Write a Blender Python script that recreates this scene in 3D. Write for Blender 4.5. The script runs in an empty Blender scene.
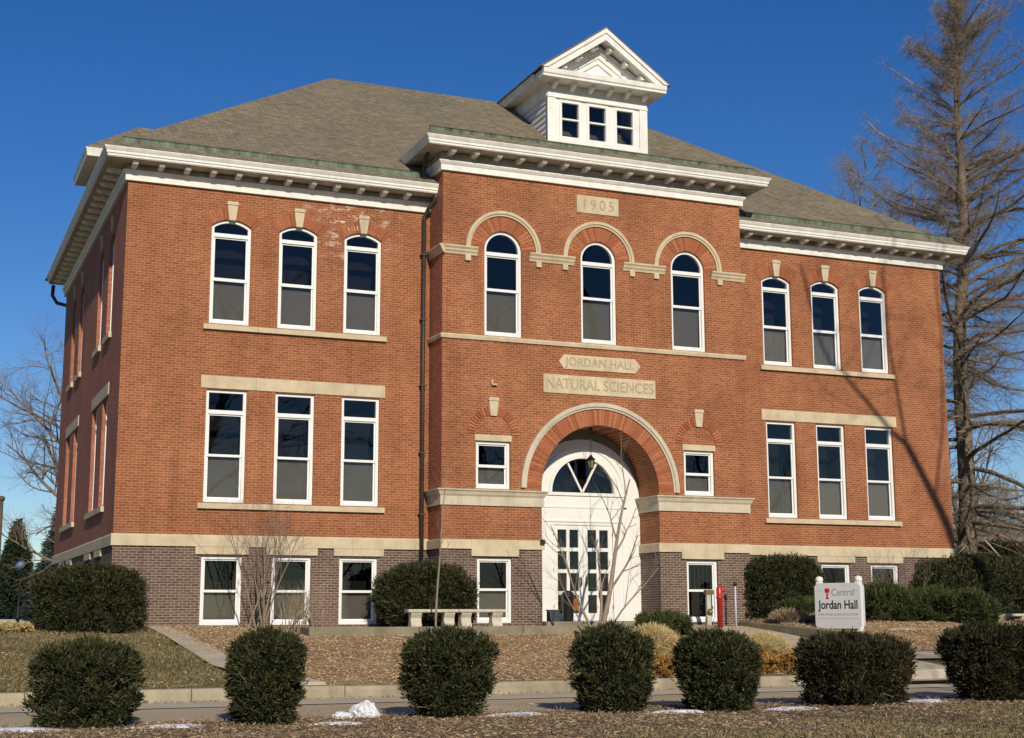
import bpy, bmesh, math, random
import numpy as np
from mathutils import Vector, Matrix
from mathutils.geometry import tessellate_polygon
S = bpy.context.scene
COL = S.collection
R = math.radians
# ------------------------------------------------------------------ camera
cd = bpy.data.cameras.new('camera'); cam = bpy.data.objects.new('camera', cd); COL.objects.link(cam)
cd.sensor_width = 36; cd.lens = 50.589; cd.clip_end = 6000; cd.clip_start = .1
yaw, pit, rol = R(22.893), R(9.714), R(-0.180)
fw = Vector((math.sin(yaw)*math.cos(pit), math.cos(yaw)*math.cos(pit), math.sin(pit)))
rt = Vector((math.cos(yaw), -math.sin(yaw), 0)); up = rt.cross(fw)
rt2 = rt*math.cos(rol)+up*math.sin(rol); up2 = up*math.cos(rol)-rt*math.sin(rol)
M = Matrix((rt2, up2, -fw)).transposed().to_4x4(); M.translation = Vector((-5.234, -40, .301))
cam.matrix_world = M
S.camera = cam
# ------------------------------------------------------------------ sky and sun
AZ, EL = R(8.5), R(27)          # sun stands a little left of the facade's normal, low winter sun
w = bpy.data.worlds.new('World'); S.world = w; w.use_nodes = True
nt = w.node_tree; sky = nt.nodes.new('ShaderNodeTexSky'); sky.sky_type = 'NISHITA'
sky.sun_disc = False; sky.sun_elevation = EL; sky.sun_rotation = R(180)+AZ
sky.altitude = 300; sky.air_density = 1.0; sky.dust_density = .1; sky.ozone_density = 4.0
hs = nt.nodes.new('ShaderNodeHueSaturation'); hs.inputs['Hue'].default_value = .513; hs.inputs['Saturation'].default_value = 1.29; hs.inputs['Value'].default_value = .87
nt.links.new(sky.outputs[0], hs.inputs['Color']); nt.links.new(hs.outputs[0], nt.nodes['Background'].inputs[0]); nt.nodes['Background'].inputs[1].default_value = .10
sd = bpy.data.lights.new('sun', 'SUN'); sd.energy = 4.3; sd.angle = R(.5); sd.color = (1, .90, .74)
sun = bpy.data.objects.new('sun', sd); COL.objects.link(sun); sun.location = (-20, -60, 40)
SD = Vector((math.sin(AZ)*math.cos(EL), math.cos(AZ)*math.cos(EL), -math.sin(EL)))
sun.rotation_euler = SD.to_track_quat('-Z', 'Y').to_euler()
vs = S.view_settings; vs.view_transform = 'Standard'; vs.look = 'None'; vs.exposure = 0; vs.gamma = 1; vs.use_curve_mapping = False
S.render.engine = 'CYCLES'; S.cycles.sample_clamp_indirect = 4; S.cycles.sample_clamp_direct = 6

# ------------------------------------------------------------------ materials
class N:
    def __init__(s, name, rough=.8, spec=.3):
        s.m = bpy.data.materials.new(name); s.m.use_nodes = True; s.t = s.m.node_tree
        s.b = s.t.nodes['Principled BSDF']; s.b.inputs['Roughness'].default_value = rough
        s.b.inputs['Specular IOR Level'].default_value = spec
    def n(s, typ, **k):
        o = s.t.nodes.new('ShaderNode'+typ)
        for a, v in k.items(): setattr(o, a, v)
        return o
    def l(s, a, b): s.t.links.new(a, b)
    def co(s): return s.n('TexCoord').outputs['Object']
    def noise(s, sc, det=4, rough=.6, vec=None, scale=None):
        o = s.n('TexNoise'); o.inputs['Scale'].default_value = sc; o.inputs['Detail'].default_value = det; o.inputs['Roughness'].default_value = rough
        v = vec if vec is not None else s.co()
        if scale:
            mp = s.n('Mapping'); mp.inputs['Scale'].default_value = scale; s.l(v, mp.inputs[0]); v = mp.outputs[0]
        s.l(v, o.inputs['Vector']); return o.outputs['Fac']
    def ramp(s, f, *st):
        o = s.n('ValToRGB'); e = o.color_ramp.elements
        while len(e) < len(st): e.new(.5)
        for i, (p, c) in enumerate(st): e[i].position = p; e[i].color = (*c, 1) if len(c) == 3 else c
        s.l(f, o.inputs[0]); return o.outputs[0]
    def mix(s, a, b, f, mode='MIX'):
        o = s.n('Mix', data_type='RGBA', blend_type=mode)
        for i, v in ((0, f), (6, a), (7, b)):
            if isinstance(v, (int, float)): o.inputs[i].default_value = v
            elif isinstance(v, tuple): o.inputs[i].default_value = (*v, 1)
            else: s.l(v, o.inputs[i])
        return o.outputs[2]
    def math(s, op, a, b=None):
        o = s.n('Math', operation=op)
        for i, v in enumerate((a, b)):
            if v is None: continue
            if isinstance(v, (int, float)): o.inputs[i].default_value = v
            else: s.l(v, o.inputs[i])
        return o.outputs[0]
    def col(s, c):
        if isinstance(c, tuple): s.b.inputs['Base Color'].default_value = (*c, 1)
        else: s.l(c, s.b.inputs['Base Color'])
    def bump(s, h, dist=.01, st=.6):
        o = s.n('Bump'); o.inputs['Distance'].default_value = dist; o.inputs['Strength'].default_value = st
        s.l(h, o.inputs['Height']); s.l(o.outputs[0], s.b.inputs['Normal'])
def wallmap(q):
    """u along the wall, v up: taken from the object's own position and facing"""
    sp = q.n('SeparateXYZ'); q.l(q.co(), sp.inputs[0])
    g = q.n('NewGeometry'); sn = q.n('SeparateXYZ'); q.l(g.outputs['True Normal'], sn.inputs[0])
    f = q.math('GREATER_THAN', q.math('ABSOLUTE', sn.outputs[0]), .7)
    mx = q.n('Mix', data_type='FLOAT'); q.l(f, mx.inputs[0]); q.l(sp.outputs[0], mx.inputs[2]); q.l(sp.outputs[1], mx.inputs[3])
    cb = q.n('CombineXYZ'); q.l(mx.outputs[0], cb.inputs[0]); q.l(sp.outputs[2], cb.inputs[1])
    return cb.outputs[0], sp
def brick_mat(name, c1, c2, mort, tint, rough=.85, soil=None):
    q = N(name, rough, .2); uv, sp = wallmap(q)
    b = q.n('TexBrick'); q.l(uv, b.inputs['Vector'])
    for k, v in (('Scale', 1), ('Mortar Size', .0085), ('Mortar Smooth', .1), ('Bias', 0), ('Brick Width', .213), ('Row Height', .0735)): b.inputs[k].default_value = v
    b.inputs['Color1'].default_value = (*c1, 1); b.inputs['Color2'].default_value = (*c2, 1); b.inputs['Mortar'].default_value = (*mort, 1)
    n1 = q.noise(.55, 5, .65); n2 = q.noise(9, 3, .6, scale=(1, 1, 3))
    c = q.mix(b.outputs['Color'], q.ramp(n1, (.3, tint[0]), (.7, tint[1])), 1., 'MULTIPLY')
    c = q.mix(c, q.ramp(n2, (.3, (.74, .72, .7)), (.7, (1.16, 1.12, 1.1))), 1., 'MULTIPLY')
    # long vertical weather streaks
    n3 = q.noise(1.3, 3, .6, scale=(1.6, 1.6, .12))
    c = q.mix(c, (.62, .56, .52), q.math('MULTIPLY', q.ramp(n3, (.52, (0, 0, 0)), (.75, (1, 1, 1))), .5), 'MULTIPLY')
    if soil:
        n4 = q.noise(2.6, 5, .7, scale=(1, 1, 2.2))
        msk = q.ramp(n4, (.53, (0, 0, 0)), (.64, (1, 1, 1)))
        # efflorescence: pale salts high on the left wing near the downpipe
        d = q.n('VectorMath', operation='DISTANCE'); q.l(q.co(), d.inputs[0]); d.inputs[1].default_value = (6.5, 0, 11.8)
        near = q.ramp(q.math('DIVIDE', d.outputs['Value'], 2.0), (.1, (1, 1, 1)), (.9, (0, 0, 0)))
        c = q.mix(c, soil, q.math('MULTIPLY', q.math('MULTIPLY', msk, near), .75))
    q.col(c); q.bump(q.math('SUBTRACT', 1, b.outputs['Fac']), .006, .5); return q.m
BRICK = brick_mat('red_brick', (.338, .121, .057), (.240, .080, .038), (.40, .24, .13), ((.78, .74, .71), (1.17, 1.16, 1.14)), soil=(.80, .70, .62))
SIDEBRICK = brick_mat('lightened_side_brick', (.42, .155, .09), (.30, .10, .062), (.34, .19, .13), ((.84, .84, .84), (1.1, 1.1, 1.1)))  # brick lightened: light missing on the side walls is put into its colour
DARKBRICK = brick_mat('brown_brick', (.15, .098, .080), (.085, .062, .055), (.33, .265, .205), ((.9, .9, .9), (1.1, 1.08, 1.06)))
def simple(name, c, rough=.6, var=.12, sc=3, spec=.3, bump=0, scale=None, metal=0):
    q = N(name, rough, spec); n = q.noise(sc, 5, .65, scale=scale)
    lo = tuple(x*(1-var) for x in c); hi = tuple(min(1, x*(1+var)) for x in c)
    q.col(q.ramp(n, (.3, lo), (.7, hi))); q.b.inputs['Metallic'].default_value = metal
    if bump: q.bump(q.noise(sc*9, 3), bump, .5)
    return q.m
def stone_mat(name, c, dirt=(.22, .18, .12)):
    q = N(name, .85, .2); n = q.noise(2.0, 6, .7); n2 = q.noise(2.2, 4, .6, scale=(1, 1, .25)); n3 = q.noise(40, 3)
    a = q.ramp(n, (.3, tuple(x*.82 for x in c)), (.7, tuple(x*1.1 for x in c)))
    a = q.mix(a, dirt, q.math('MULTIPLY', q.ramp(n2, (.5, (0, 0, 0)), (.75, (1, 1, 1))), .35))
    uv, sp = wallmap(q); b = q.n('TexBrick'); q.l(uv, b.inputs['Vector']); b.offset = .4
    for k, v in (('Scale', 1), ('Mortar Size', .006), ('Brick Width', 1.45), ('Row Height', 40)): b.inputs[k].default_value = v
    a = q.mix(a, (.55, .5, .45), q.math('MULTIPLY', b.outputs['Fac'], .6), 'MULTIPLY')
    q.col(a); q.bump(n3, .004, .4); return q.m
STONE = stone_mat('limestone', (.56, .47, .315))
BELT = stone_mat('weathered_limestone', (.54, .48, .36), (.2, .18, .14))
CARVE = simple('shaded_letter_stone', (.37, .305, .195), .9, .2, 6)  # darker than the plaque stone: shade of cut letters put into the colour
WHITE = simple('white_paint', (.74, .73, .69), .45, .035, 2, .4)
WHITE2 = simple('white_painted_wood', (.74, .725, .67), .6, .13, 3.5, .3, scale=(1, 1, .5))
CREAM = simple('weathered_paint', (.76, .74, .68), .6, .2, 5)
SOFF = simple('grey_soffit_paint', (.44, .41, .36), .7, .3, 3)  # grey-brown, darker than the cornice white; soffit and strip behind the brackets
VIN = simple('window_frame_white', (.76, .76, .74), .35, .02, 3, .5)
DARKMET = simple('dark_bronze_metal', (.045, .035, .03), .45, .2, 4, .5)
BLACKMET = simple('black_iron', (.012, .012, .012), .45, .2, 4, .5)
CONC = simple('concrete', (.22, .19, .125), .9, .28, 1.6, .2, .004)
CONC2 = simple('pale_cast_concrete', (.50, .45, .35), .9, .22, 5, .2, .004)
INT = simple('unlit_room_black', (.012, .012, .014), .9, .2, 1)  # near-black colour stands in for the darkness of unlit rooms
BLIND = simple('grey_window_shade', (.19, .183, .160), .9, .06, 2)
def curtain():
    q = N('pleated_curtain', .9, .1); wv = q.n('TexWave'); wv.inputs['Scale'].default_value = 3.4; wv.inputs['Distortion'].default_value = 2.5
    wv.inputs['Detail'].default_value = 2; q.l(q.co(), wv.inputs['Vector'])
    q.col(q.ramp(wv.outputs['Fac'], (.1, (.235, .222, .195)), (.9, (.275, .26, .23)))); return q.m
CURT = curtain()
def glass():
    q = N('window_glass'); t = q.t; t.nodes.remove(q.b); out = t.nodes['Material Output']
    fr = q.n('Fresnel'); fr.inputs['IOR'].default_value = 1.40
    g = q.n('BsdfGlossy'); g.inputs['Roughness'].default_value = .015; g.inputs['Color'].default_value = (.85, .88, .92, 1)
    tr = q.n('BsdfTransparent'); tr.inputs['Color'].default_value = (.80, .80, .79, 1)
    b = q.n('Bump'); b.inputs['Distance'].default_value = .003; b.inputs['Strength'].default_value = .25; q.l(q.noise(1.7, 2), b.inputs['Height']); q.l(b.outputs[0], g.inputs['Normal'])
    mx = q.n('MixShader'); q.l(fr.outputs[0], mx.inputs[0]); q.l(tr.outputs[0], mx.inputs[1]); q.l(g.outputs[0], mx.inputs[2]); q.l(mx.outputs[0], out.inputs[0])
    return q.m
GLASS = glass()
def copper():
    q = N('verdigris_copper', .7, .3); n = q.noise(2.6, 5, .75, scale=(1.6, 1, .3)); n2 = q.noise(7, 4)
    a = q.ramp(n, (.34, (.06, .055, .04)), (.47, (.13, .165, .115)), (.70, (.23, .31, .23)))
    q.col(q.mix(a, (.06, .06, .045), q.math('MULTIPLY', n2, .5))); return q.m
COPPER = copper()
def shingle():
    q = N('asphalt_shingles', .95, .1); sp = q.n('SeparateXYZ'); q.l(q.co(), sp.inputs[0])
    g = q.n('NewGeometry'); sn = q.n('SeparateXYZ'); q.l(g.outputs['True Normal'], sn.inputs[0])
    f = q.math('GREATER_THAN', q.math('ABSOLUTE', sn.outputs[0]), .3)
    mx = q.n('Mix', data_type='FLOAT'); q.l(f, mx.inputs[0]); q.l(sp.outputs[0], mx.inputs[2]); q.l(sp.outputs[1], mx.inputs[3])
    cb = q.n('CombineXYZ'); q.l(mx.outputs[0], cb.inputs[0]); q.l(q.math('MULTIPLY', sp.outputs[2], 1.71), cb.inputs[1])
    b = q.n('TexBrick'); q.l(cb.outputs[0], b.inputs['Vector'])
    for k, v in (('Scale', 1), ('Mortar Size', .012), ('Mortar Smooth', .6), ('Brick Width', .32), ('Row Height', .145)): b.inputs[k].default_value = v
    b.inputs['Color1'].default_value = (.222, .190, .135, 1); b.inputs['Color2'].default_value = (.175, .150, .108, 1); b.inputs['Mortar'].default_value = (.105, .088, .060, 1)
    n = q.noise(.5, 5, .6); n2 = q.noise(5, 3, .6)
    c = q.mix(b.outputs['Color'], q.ramp(n, (.3, (.85, .86, .86)), (.7, (1.15, 1.12, 1.06))), 1., 'MULTIPLY')
    q.col(q.mix(c, q.ramp(n2, (.3, (.75, .75, .75)), (.7, (1.2, 1.2, 1.2))), 1., 'MULTIPLY')); return q.m
SHINGLE = shingle()
def island(name, stops, rough=.9, spec=.15, trans=0):
    q = N(name, rough, spec); g = q.n('NewGeometry'); q.col(q.ramp(g.outputs['Random Per Island'], *stops))
    return q.m
VOUS = island('arch_brick', ((0, (.25, .078, .036)), (.5, (.34, .115, .053)), (1, (.42, .16, .08))))
YEW = island('yew_foliage', ((0, (.010, .014, .006)), (.35, (.027, .035, .013)), (.7, (.050, .058, .022)), (.9, (.09, .088, .036)), (1, (.12, .08, .038))))
YEW2 = island('dry_yew_foliage', ((0, (.010, .012, .005)), (.35, (.025, .028, .011)), (.65, (.042, .041, .017)), (.85, (.072, .056, .028)), (1, (.11, .062, .03))))
JUN = island('juniper_foliage', ((0, (.025, .04, .012)), (.5, (.048, .066, .021)), (1, (.105, .11, .036))))
TAN = island('dry_grass', ((0, (.42, .31, .13)), (.5, (.55, .43, .20)), (.85, (.66, .55, .29)), (1, (.36, .22, .07))))
ORG = island('russet_leaves', ((0, (.30, .14, .04)), (.5, (.42, .24, .06)), (1, (.25, .12, .05))))
STALK = island('dry_stalks', ((0, (.20, .15, .10)), (.5, (.34, .26, .17)), (1, (.45, .34, .22))))
CHIP = island('wood_chips', ((0, (.17, .115, .065)), (.4, (.36, .255, .145)), (.75, (.54, .40, .24)), (1, (.72, .57, .37))))
CHIPD = island('dark_wood_chips', ((0, (.12, .085, .052)), (.5, (.245, .172, .105)), (.85, (.37, .27, .165)), (1, (.54, .42, .27))))
BLADE = island('winter_grass', ((0, (.085, .085, .032)), (.5, (.175, .145, .066)), (1, (.31, .24, .13))))
BARK = simple('grey_bark', (.19, .15, .108), .95, .3, 3, .1, .02, scale=(2, 2, .4))
BARK2 = simple('dark_bark', (.105, .082, .062), .95, .3, 4, .1, .02, scale=(2, 2, .4))
TWIG = island('larch_twigs', ((0, (.14, .115, .09)), (.5, (.26, .205, .15)), (1, (.40, .32, .235))))
PALEBARK = simple('pale_bark', (.26, .205, .15), .9, .25, 6, .1)
BRUSH = island('bare_twigs', ((0, (.13, .10, .08)), (.5, (.22, .17, .13)), (1, (.31, .24, .18))))
SPRUCE = island('spruce_needles', ((0, (.012, .022, .012)), (.5, (.025, .040, .02)), (1, (.05, .065, .035))))
BSPRUCE = island('blue_spruce_needles', ((0, (.02, .035, .03)), (.5, (.05, .075, .065)), (1, (.10, .135, .115))))
RED = simple('red_enamel', (.42, .018, .02), .35, .12, 5, .5)
GREYPNT = simple('grey_green_paint', (.42, .43, .36), .5, .2, 8)
BRASS = simple('brass_fittings', (.25, .16, .07), .45, .2, 8, .5, metal=.6)
SIGNF = simple('silver_grey_sign_panel', (.56, .56, .56), .45, .04, 3, .4)
INK = simple('black_lettering', (.02, .02, .02), .5, 0, 1)
GREYINK = simple('grey_lettering', (.22, .22, .22), .5, 0, 1)
REDINK = simple('red_lettering', (.45, .015, .025), .5, 0, 1)
SNOW = simple('old_snow', (.70, .72, .76), .6, .16, 7, .3, .02)
BLUEBOX = simple('blue_grey_plastic', (.05, .056, .075), .5, .1, 4)
ORANGE = simple('orange_paper', (.30, .10, .025), .7, .1, 9)

# ------------------------------------------------------------------ helpers
def link(o, parent=None):
    COL.objects.link(o)
    if parent is not None: o.parent = parent
    return o
def tag(o, label=None, cat=None, group=None, kind=None):
    for k, v in (('label', label), ('category', cat), ('group', group), ('kind', kind)):
        if v: o[k] = v
    return o
def thing(name, label, cat, loc=(0, 0, 0), group=None, rz=0):
    o = bpy.data.objects.new(name, None); o.empty_display_size = .3; o.location = loc; o.rotation_euler.z = rz
    return tag(link(o), label, cat, group)
class MB:
    def __init__(s): s.v = []; s.f = []; s.mi = []; s.sm = []
    def add(s, vs, fs, mi=0, sm=False):
        o = len(s.v); s.v += [tuple(p) for p in vs]
        for f in fs: s.f.append(tuple(i+o for i in f)); s.mi.append(mi); s.sm.append(sm)
    def box(s, a, b, mi=0):
        (x0, y0, z0), (x1, y1, z1) = a, b
        s.add([(x0, y0, z0), (x1, y0, z0), (x1, y1, z0), (x0, y1, z0), (x0, y0, z1), (x1, y0, z1), (x1, y1, z1), (x0, y1, z1)],
              [(0, 3, 2, 1), (4, 5, 6, 7), (0, 1, 5, 4), (1, 2, 6, 5), (2, 3, 7, 6), (3, 0, 4, 7)], mi)
    def plate(s, fr, outer, holes=(), d0=0, d1=.1, back=True, mi=0, sides=True, outer_sides=True):
        loops = [list(outer)]+[list(h) for h in holes]
        tri = tessellate_polygon([[Vector((p[0], p[1], 0)) for p in L] for L in loops])
        flat = [p for L in loops for p in L]; n = len(flat)
        V = [fr(p[0], d0, p[1]) for p in flat]+[fr(p[0], d1, p[1]) for p in flat]
        F = [tuple(t) for t in tri]
        if back: F += [tuple(i+n for i in t[::-1]) for t in tri]
        o = 0
        for k, L in enumerate(loops):
            m = len(L)
            if sides and (k or outer_sides):
                for i in range(m):
                    a, b = o+i, o+(i+1) % m; F.append((a, b, b+n, a+n))
            o += m
        s.add(V, F, mi)
    def prism(s, pts, fr, a, b, mi=0):
        """profile pts (p,q) swept along u from a to b through fr(u,p,q)"""
        n = len(pts); V = [fr(a, *p) for p in pts]+[fr(b, *p) for p in pts]
        F = [(i, (i+1) % n, (i+1) % n+n, i+n) for i in range(n)]
        t = tessellate_polygon([[Vector((p[0], p[1], 0)) for p in pts]])
        F += [tuple(x) for x in t]+[tuple(i+n for i in x[::-1]) for x in t]
        s.add(V, F, mi)
    def lathe(s, prof, c=(0, 0, 0), n=16, mi=0, sm=True):
        V = []; F = []
        for r, z in prof:
            for k in range(n): a = 2*math.pi*k/n; V.append((c[0]+r*math.cos(a), c[1]+r*math.sin(a), c[2]+z))
        for j in range(len(prof)-1):
            for k in range(n): F.append((j*n+k, j*n+(k+1) % n, (j+1)*n+(k+1) % n, (j+1)*n+k))
        F.append(tuple(range(n))[::-1]); F.append(tuple((len(prof)-1)*n+k for k in range(n)))
        s.add(V, F, mi, sm)
    def tube(s, pts, rads, n=8, mi=0, sm=True):
        pts = [Vector(p) for p in pts]; V = []; F = []
        if isinstance(rads, (int, float)): rads = [rads]*len(pts)
        ref = None
        for i, p in enumerate(pts):
            d = (pts[min(i+1, len(pts)-1)]-pts[max(i-1, 0)]).normalized()
            if ref is None: ref = d.orthogonal().normalized()
            ref = (ref-d*ref.dot(d)).normalized(); q = d.cross(ref)
            for k in range(n):
                a = 2*math.pi*k/n; V.append(p+(ref*math.cos(a)+q*math.sin(a))*rads[i])
        for j in range(len(pts)-1):
            for k in range(n): F.append((j*n+k, j*n+(k+1) % n, (j+1)*n+(k+1) % n, (j+1)*n+k))
        F.append(tuple(range(n))[::-1]); F.append(tuple((len(pts)-1)*n+k for k in range(n)))
        s.add(V, F, mi, sm)
    def build(s, name, mat, parent=None, recalc=True, bevel=0):
        me = bpy.data.meshes.new(name); me.from_pydata(s.v, [], s.f)
        for m in (mat if isinstance(mat, (list, tuple)) else [mat]): me.materials.append(m)
        me.polygons.foreach_set('material_index', s.mi); me.polygons.foreach_set('use_smooth', s.sm)
        if recalc:
            bm = bmesh.new(); bm.from_mesh(me); bmesh.ops.recalc_face_normals(bm, faces=bm.faces); bm.to_mesh(me); bm.free()
        o = bpy.data.objects.new(name, me); link(o, parent)
        if bevel:
            b = o.modifiers.new('bevel', 'BEVEL'); b.width = bevel; b.segments = 1; b.limit_method = 'ANGLE'
        return o
def np_obj(name, V, k, mat, parent=None, smooth=False):
    """V: (n*k,3) points, each run of k points one face"""
    V = np.asarray(V, np.float32); n = len(V)//k; me = bpy.data.meshes.new(name)
    me.vertices.add(len(V)); me.vertices.foreach_set('co', V.ravel())
    me.loops.add(len(V)); me.loops.foreach_set('vertex_index', np.arange(len(V), dtype=np.int32))
    me.polygons.add(n); me.polygons.foreach_set('loop_start', np.arange(0, len(V), k, dtype=np.int32))
    me.polygons.foreach_set('loop_total', np.full(n, k, np.int32))
    me.update(calc_edges=True); me.materials.append(mat)
    return link(bpy.data.objects.new(name, me), parent)
def np_mesh(name, V, F, mat, parent=None, smooth=False):
    me = bpy.data.meshes.new(name); V = np.asarray(V, np.float32); F = np.asarray(F, np.int32); k = F.shape[1]
    me.vertices.add(len(V)); me.vertices.foreach_set('co', V.ravel())
    me.loops.add(F.size); me.loops.foreach_set('vertex_index', F.ravel())
    me.polygons.add(len(F)); me.polygons.foreach_set('loop_start', np.arange(0, F.size, k, dtype=np.int32))
    me.polygons.foreach_set('loop_total', np.full(len(F), k, np.int32))
    if smooth: me.polygons.foreach_set('use_smooth', np.ones(len(F), bool))
    me.update(calc_edges=True); me.materials.append(mat)
    return link(bpy.data.objects.new(name, me), parent)
def unit(a): return a/np.maximum(np.linalg.norm(a, axis=-1, keepdims=True), 1e-9)
def segs_mesh(name, P0, P1, R0, R1, mat, parent=None, n=3):
    P0, P1 = np.asarray(P0, float), np.asarray(P1, float); R0, R1 = np.asarray(R0, float), np.asarray(R1, float)
    d = unit(P1-P0); ref = np.where(np.abs(d[:, 2:3]) > .9, [[1., 0, 0]], [[0, 0, 1.]]); a = unit(np.cross(d, ref)); b = np.cross(d, a)
    m = len(P0); V = np.empty((m, 2*n, 3))
    for k in range(n):
        t = 2*math.pi*k/n; o = a*math.cos(t)+b*math.sin(t)
        V[:, k] = P0+o*R0[:, None]; V[:, n+k] = P1+o*R1[:, None]
    base = (np.arange(m)*2*n)[:, None, None]
    F = np.array([[k, (k+1) % n, n+(k+1) % n, n+k] for k in range(n)])[None]+base
    return np_mesh(name, V.reshape(-1, 3), F.reshape(-1, 4), mat, parent, smooth=n > 3)
def quads(P, D, W, L, rng, roll=True):
    """leaf quads: root P, direction D, width W, length L"""
    D = unit(D); r = rng.normal(size=D.shape); a = unit(np.cross(D, r))
    W = np.broadcast_to(W, (len(P),))[:, None]; L = np.broadcast_to(L, (len(P),))[:, None]
    V = np.stack([P-a*W*.5, P+a*W*.5, P+D*L+a*W*.22, P+D*L-a*W*.22], 1)
    return V.reshape(-1, 3)
def front(y0): return lambda u, d, z: (u, y0+d, z)
def side(x0): return lambda u, d, z: (x0+d, u, z)
def rect(a, b, c, d): return [(a, c), (b, c), (b, d), (a, d)]
def arc(cx, cz, r, a0, a1, n=24):
    return [(cx+r*math.cos(R(a0+(a1-a0)*i/n)), cz+r*math.sin(R(a0+(a1-a0)*i/n))) for i in range(n+1)]
def outline(cx, w, z0, zs, kind, rise=0, inset=0):
    h = w/2-inset
    if kind == 'flat': return rect(cx-h, cx+h, z0+inset, zs-inset)
    if kind == 'semi': return [(cx-h, z0+inset)]+[(cx+h, z0+inset)]+arc(cx, zs, h, 0, 180, 20)
    r = (w*w/4+rise*rise)/(2*rise); cz = zs+rise-r; rr = r-inset; a = math.degrees(math.acos(h/rr))
    return [(cx-h, z0+inset), (cx+h, z0+inset)]+arc(cx, cz, rr, a, 180-a, 14)

# ------------------------------------------------------------------ ground
XL, YB = 28.15, 16.17
def hgt(x, y):
    x = np.asarray(x, float); y = np.asarray(y, float)
    base = np.interp(y, [-17.35, -17.2, -11.8, -11.6, -3.4, -.3, 0], [-1.30, -1.42, -1.42, -1.06, -.25, 0, 0])
    fore = np.where(y < -17.3, .03*np.sin(x*.9+1)*np.sin(y*.7), 0)
    bed = .24*np.clip((x-18.9)/.3, 0, 1)*np.clip((y+7.5)/2, 0, 1)*np.clip((-y-.2)/1, 0, 1)
    ter = np.where((x > 4.7) & (x < 16.5) & (y > -3.1) & (y < .5), -.25, 0)
    return base+fore+bed+ter
def axis(a, b, st, out):
    mid = list(np.arange(a, b+1e-6, st)); far = [20, 60, 150, 400, 1000, 3000]
    return np.array([a-f for f in far[::-1]]+mid+[b+f for f in far])
gx = axis(-30, 48, .5, 0); gy = np.unique(np.round(np.concatenate([axis(-50, 30, .5, 0), [-17.35, -17.2, -11.8, -11.6, -3.4, -.3, -3.1, -3.15]]), 3))
X, Y = np.meshgrid(gx, gy); V = np.stack([X, Y, hgt(X, Y)-.01], -1).reshape(-1, 3)
nx, ny = len(gx), len(gy); I0 = (np.arange(ny-1)[:, None]*nx+np.arange(nx-1)[None]).ravel()
def lawn_mat():
    q = N('winter_lawn', .95, .1); a = q.noise(.35, 6, .7); b = q.noise(5, 5, .7); c = q.noise(60, 2)
    k = q.ramp(a, (.35, (.12, .115, .045)), (.5, (.20, .16, .075)), (.65, (.27, .20, .11)))
    k = q.mix(k, q.ramp(b, (.3, (.65, .68, .6)), (.7, (1.2, 1.15, 1.1))), 1., 'MULTIPLY'); q.col(k); q.bump(q.math('ADD', b, c), .03, .8); return q.m
def mulch_mat(name, c):
    q = N(name, .95, .1); a = q.noise(.8, 5, .7); b = q.noise(22, 4, .75); v = q.n('TexVoronoi'); v.inputs['Scale'].default_value = 28; q.l(q.co(), v.inputs['Vector'])
    k = q.ramp(b, (.3, tuple(x*.55 for x in c)), (.5, c), (.7, tuple(x*1.5 for x in c)))
    k = q.mix(k, q.ramp(a, (.35, (.6, .58, .56)), (.65, (1.2, 1.18, 1.15))), 1., 'MULTIPLY'); q.col(k); q.bump(q.math('ADD', b, v.outputs['Distance']), .03, .9); return q.m
tag(np_mesh('ground', V, np.stack([I0, I0+1, I0+1+nx, I0+nx], 1), lawn_mat(), smooth=True), kind='structure')
def drape(name, poly, mat, dz=.02, st=.35):
    """a sheet over the terrain inside a plan polygon"""
    bm = bmesh.new(); vs_ = [bm.verts.new((p[0], p[1], 0)) for p in poly]
    xs = [p[0] for p in poly]; ys = [p[1] for p in poly]
    t = tessellate_polygon([[Vector((p[0], p[1], 0)) for p in poly]])
    for a in t: bm.faces.new([vs_[i] for i in a])
    for ax, lo, hi in ((0, min(xs), max(xs)), (1, min(ys), max(ys))):
        c = lo+st
        while c < hi:
            n = (1, 0, 0) if ax == 0 else (0, 1, 0); p = (c, 0, 0) if ax == 0 else (0, c, 0)
            bmesh.ops.bisect_plane(bm, geom=bm.verts[:]+bm.edges[:]+bm.faces[:], plane_co=p, plane_no=n); c += st
    for v in bm.verts: v.co.z = float(hgt(v.co.x, v.co.y))+dz
    me = bpy.data.meshes.new(name); bm.to_mesh(me); bm.free(); me.materials.append(mat)
    return tag(link(bpy.data.objects.new(name, me)), kind='structure')
def strip(name, y0, y1, z, mat, x0=-300, x1=400):
    mb = MB(); mb.add([(x0, y0, z), (x1, y0, z), (x1, y1, z), (x0, y1, z)], [(0, 1, 2, 3)]); return tag(mb.build(name, mat), kind='structure')
def road_mat():
    q = N('worn_asphalt', .9, .2); a = q.noise(.5, 6, .7); b = q.noise(80, 2); s = q.noise(.8, 3, .6, scale=(.05, 2.2, 1))
    k = q.ramp(a, (.3, (.38, .30, .195)), (.7, (.48, .385, .255))); k = q.mix(k, (.6, .57, .53), q.math('MULTIPLY', q.ramp(s, (.5, (0, 0, 0)), (.8, (1, 1, 1))), .5), 'MULTIPLY')
    q.col(q.mix(k, q.ramp(b, (.3, (.8, .8, .8)), (.7, (1.2, 1.2, 1.2))), 1., 'MULTIPLY')); q.bump(b, .004, .5); return q.m
strip('road', -17.26, -13.72, -1.30, road_mat())
GUT = simple('gutter_concrete', (.46, .395, .285), .9, .18, .9, .2, .004, scale=(.4, 1.5, 1))
strip('gutter', -13.72, -12.0, -1.292, GUT)
strip('gutter_seam', -13.78, -13.66, -1.286, simple('pale_seam', (.52, .49, .42), .9, .35, 1.5, scale=(.6, 1, 1)))
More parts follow.
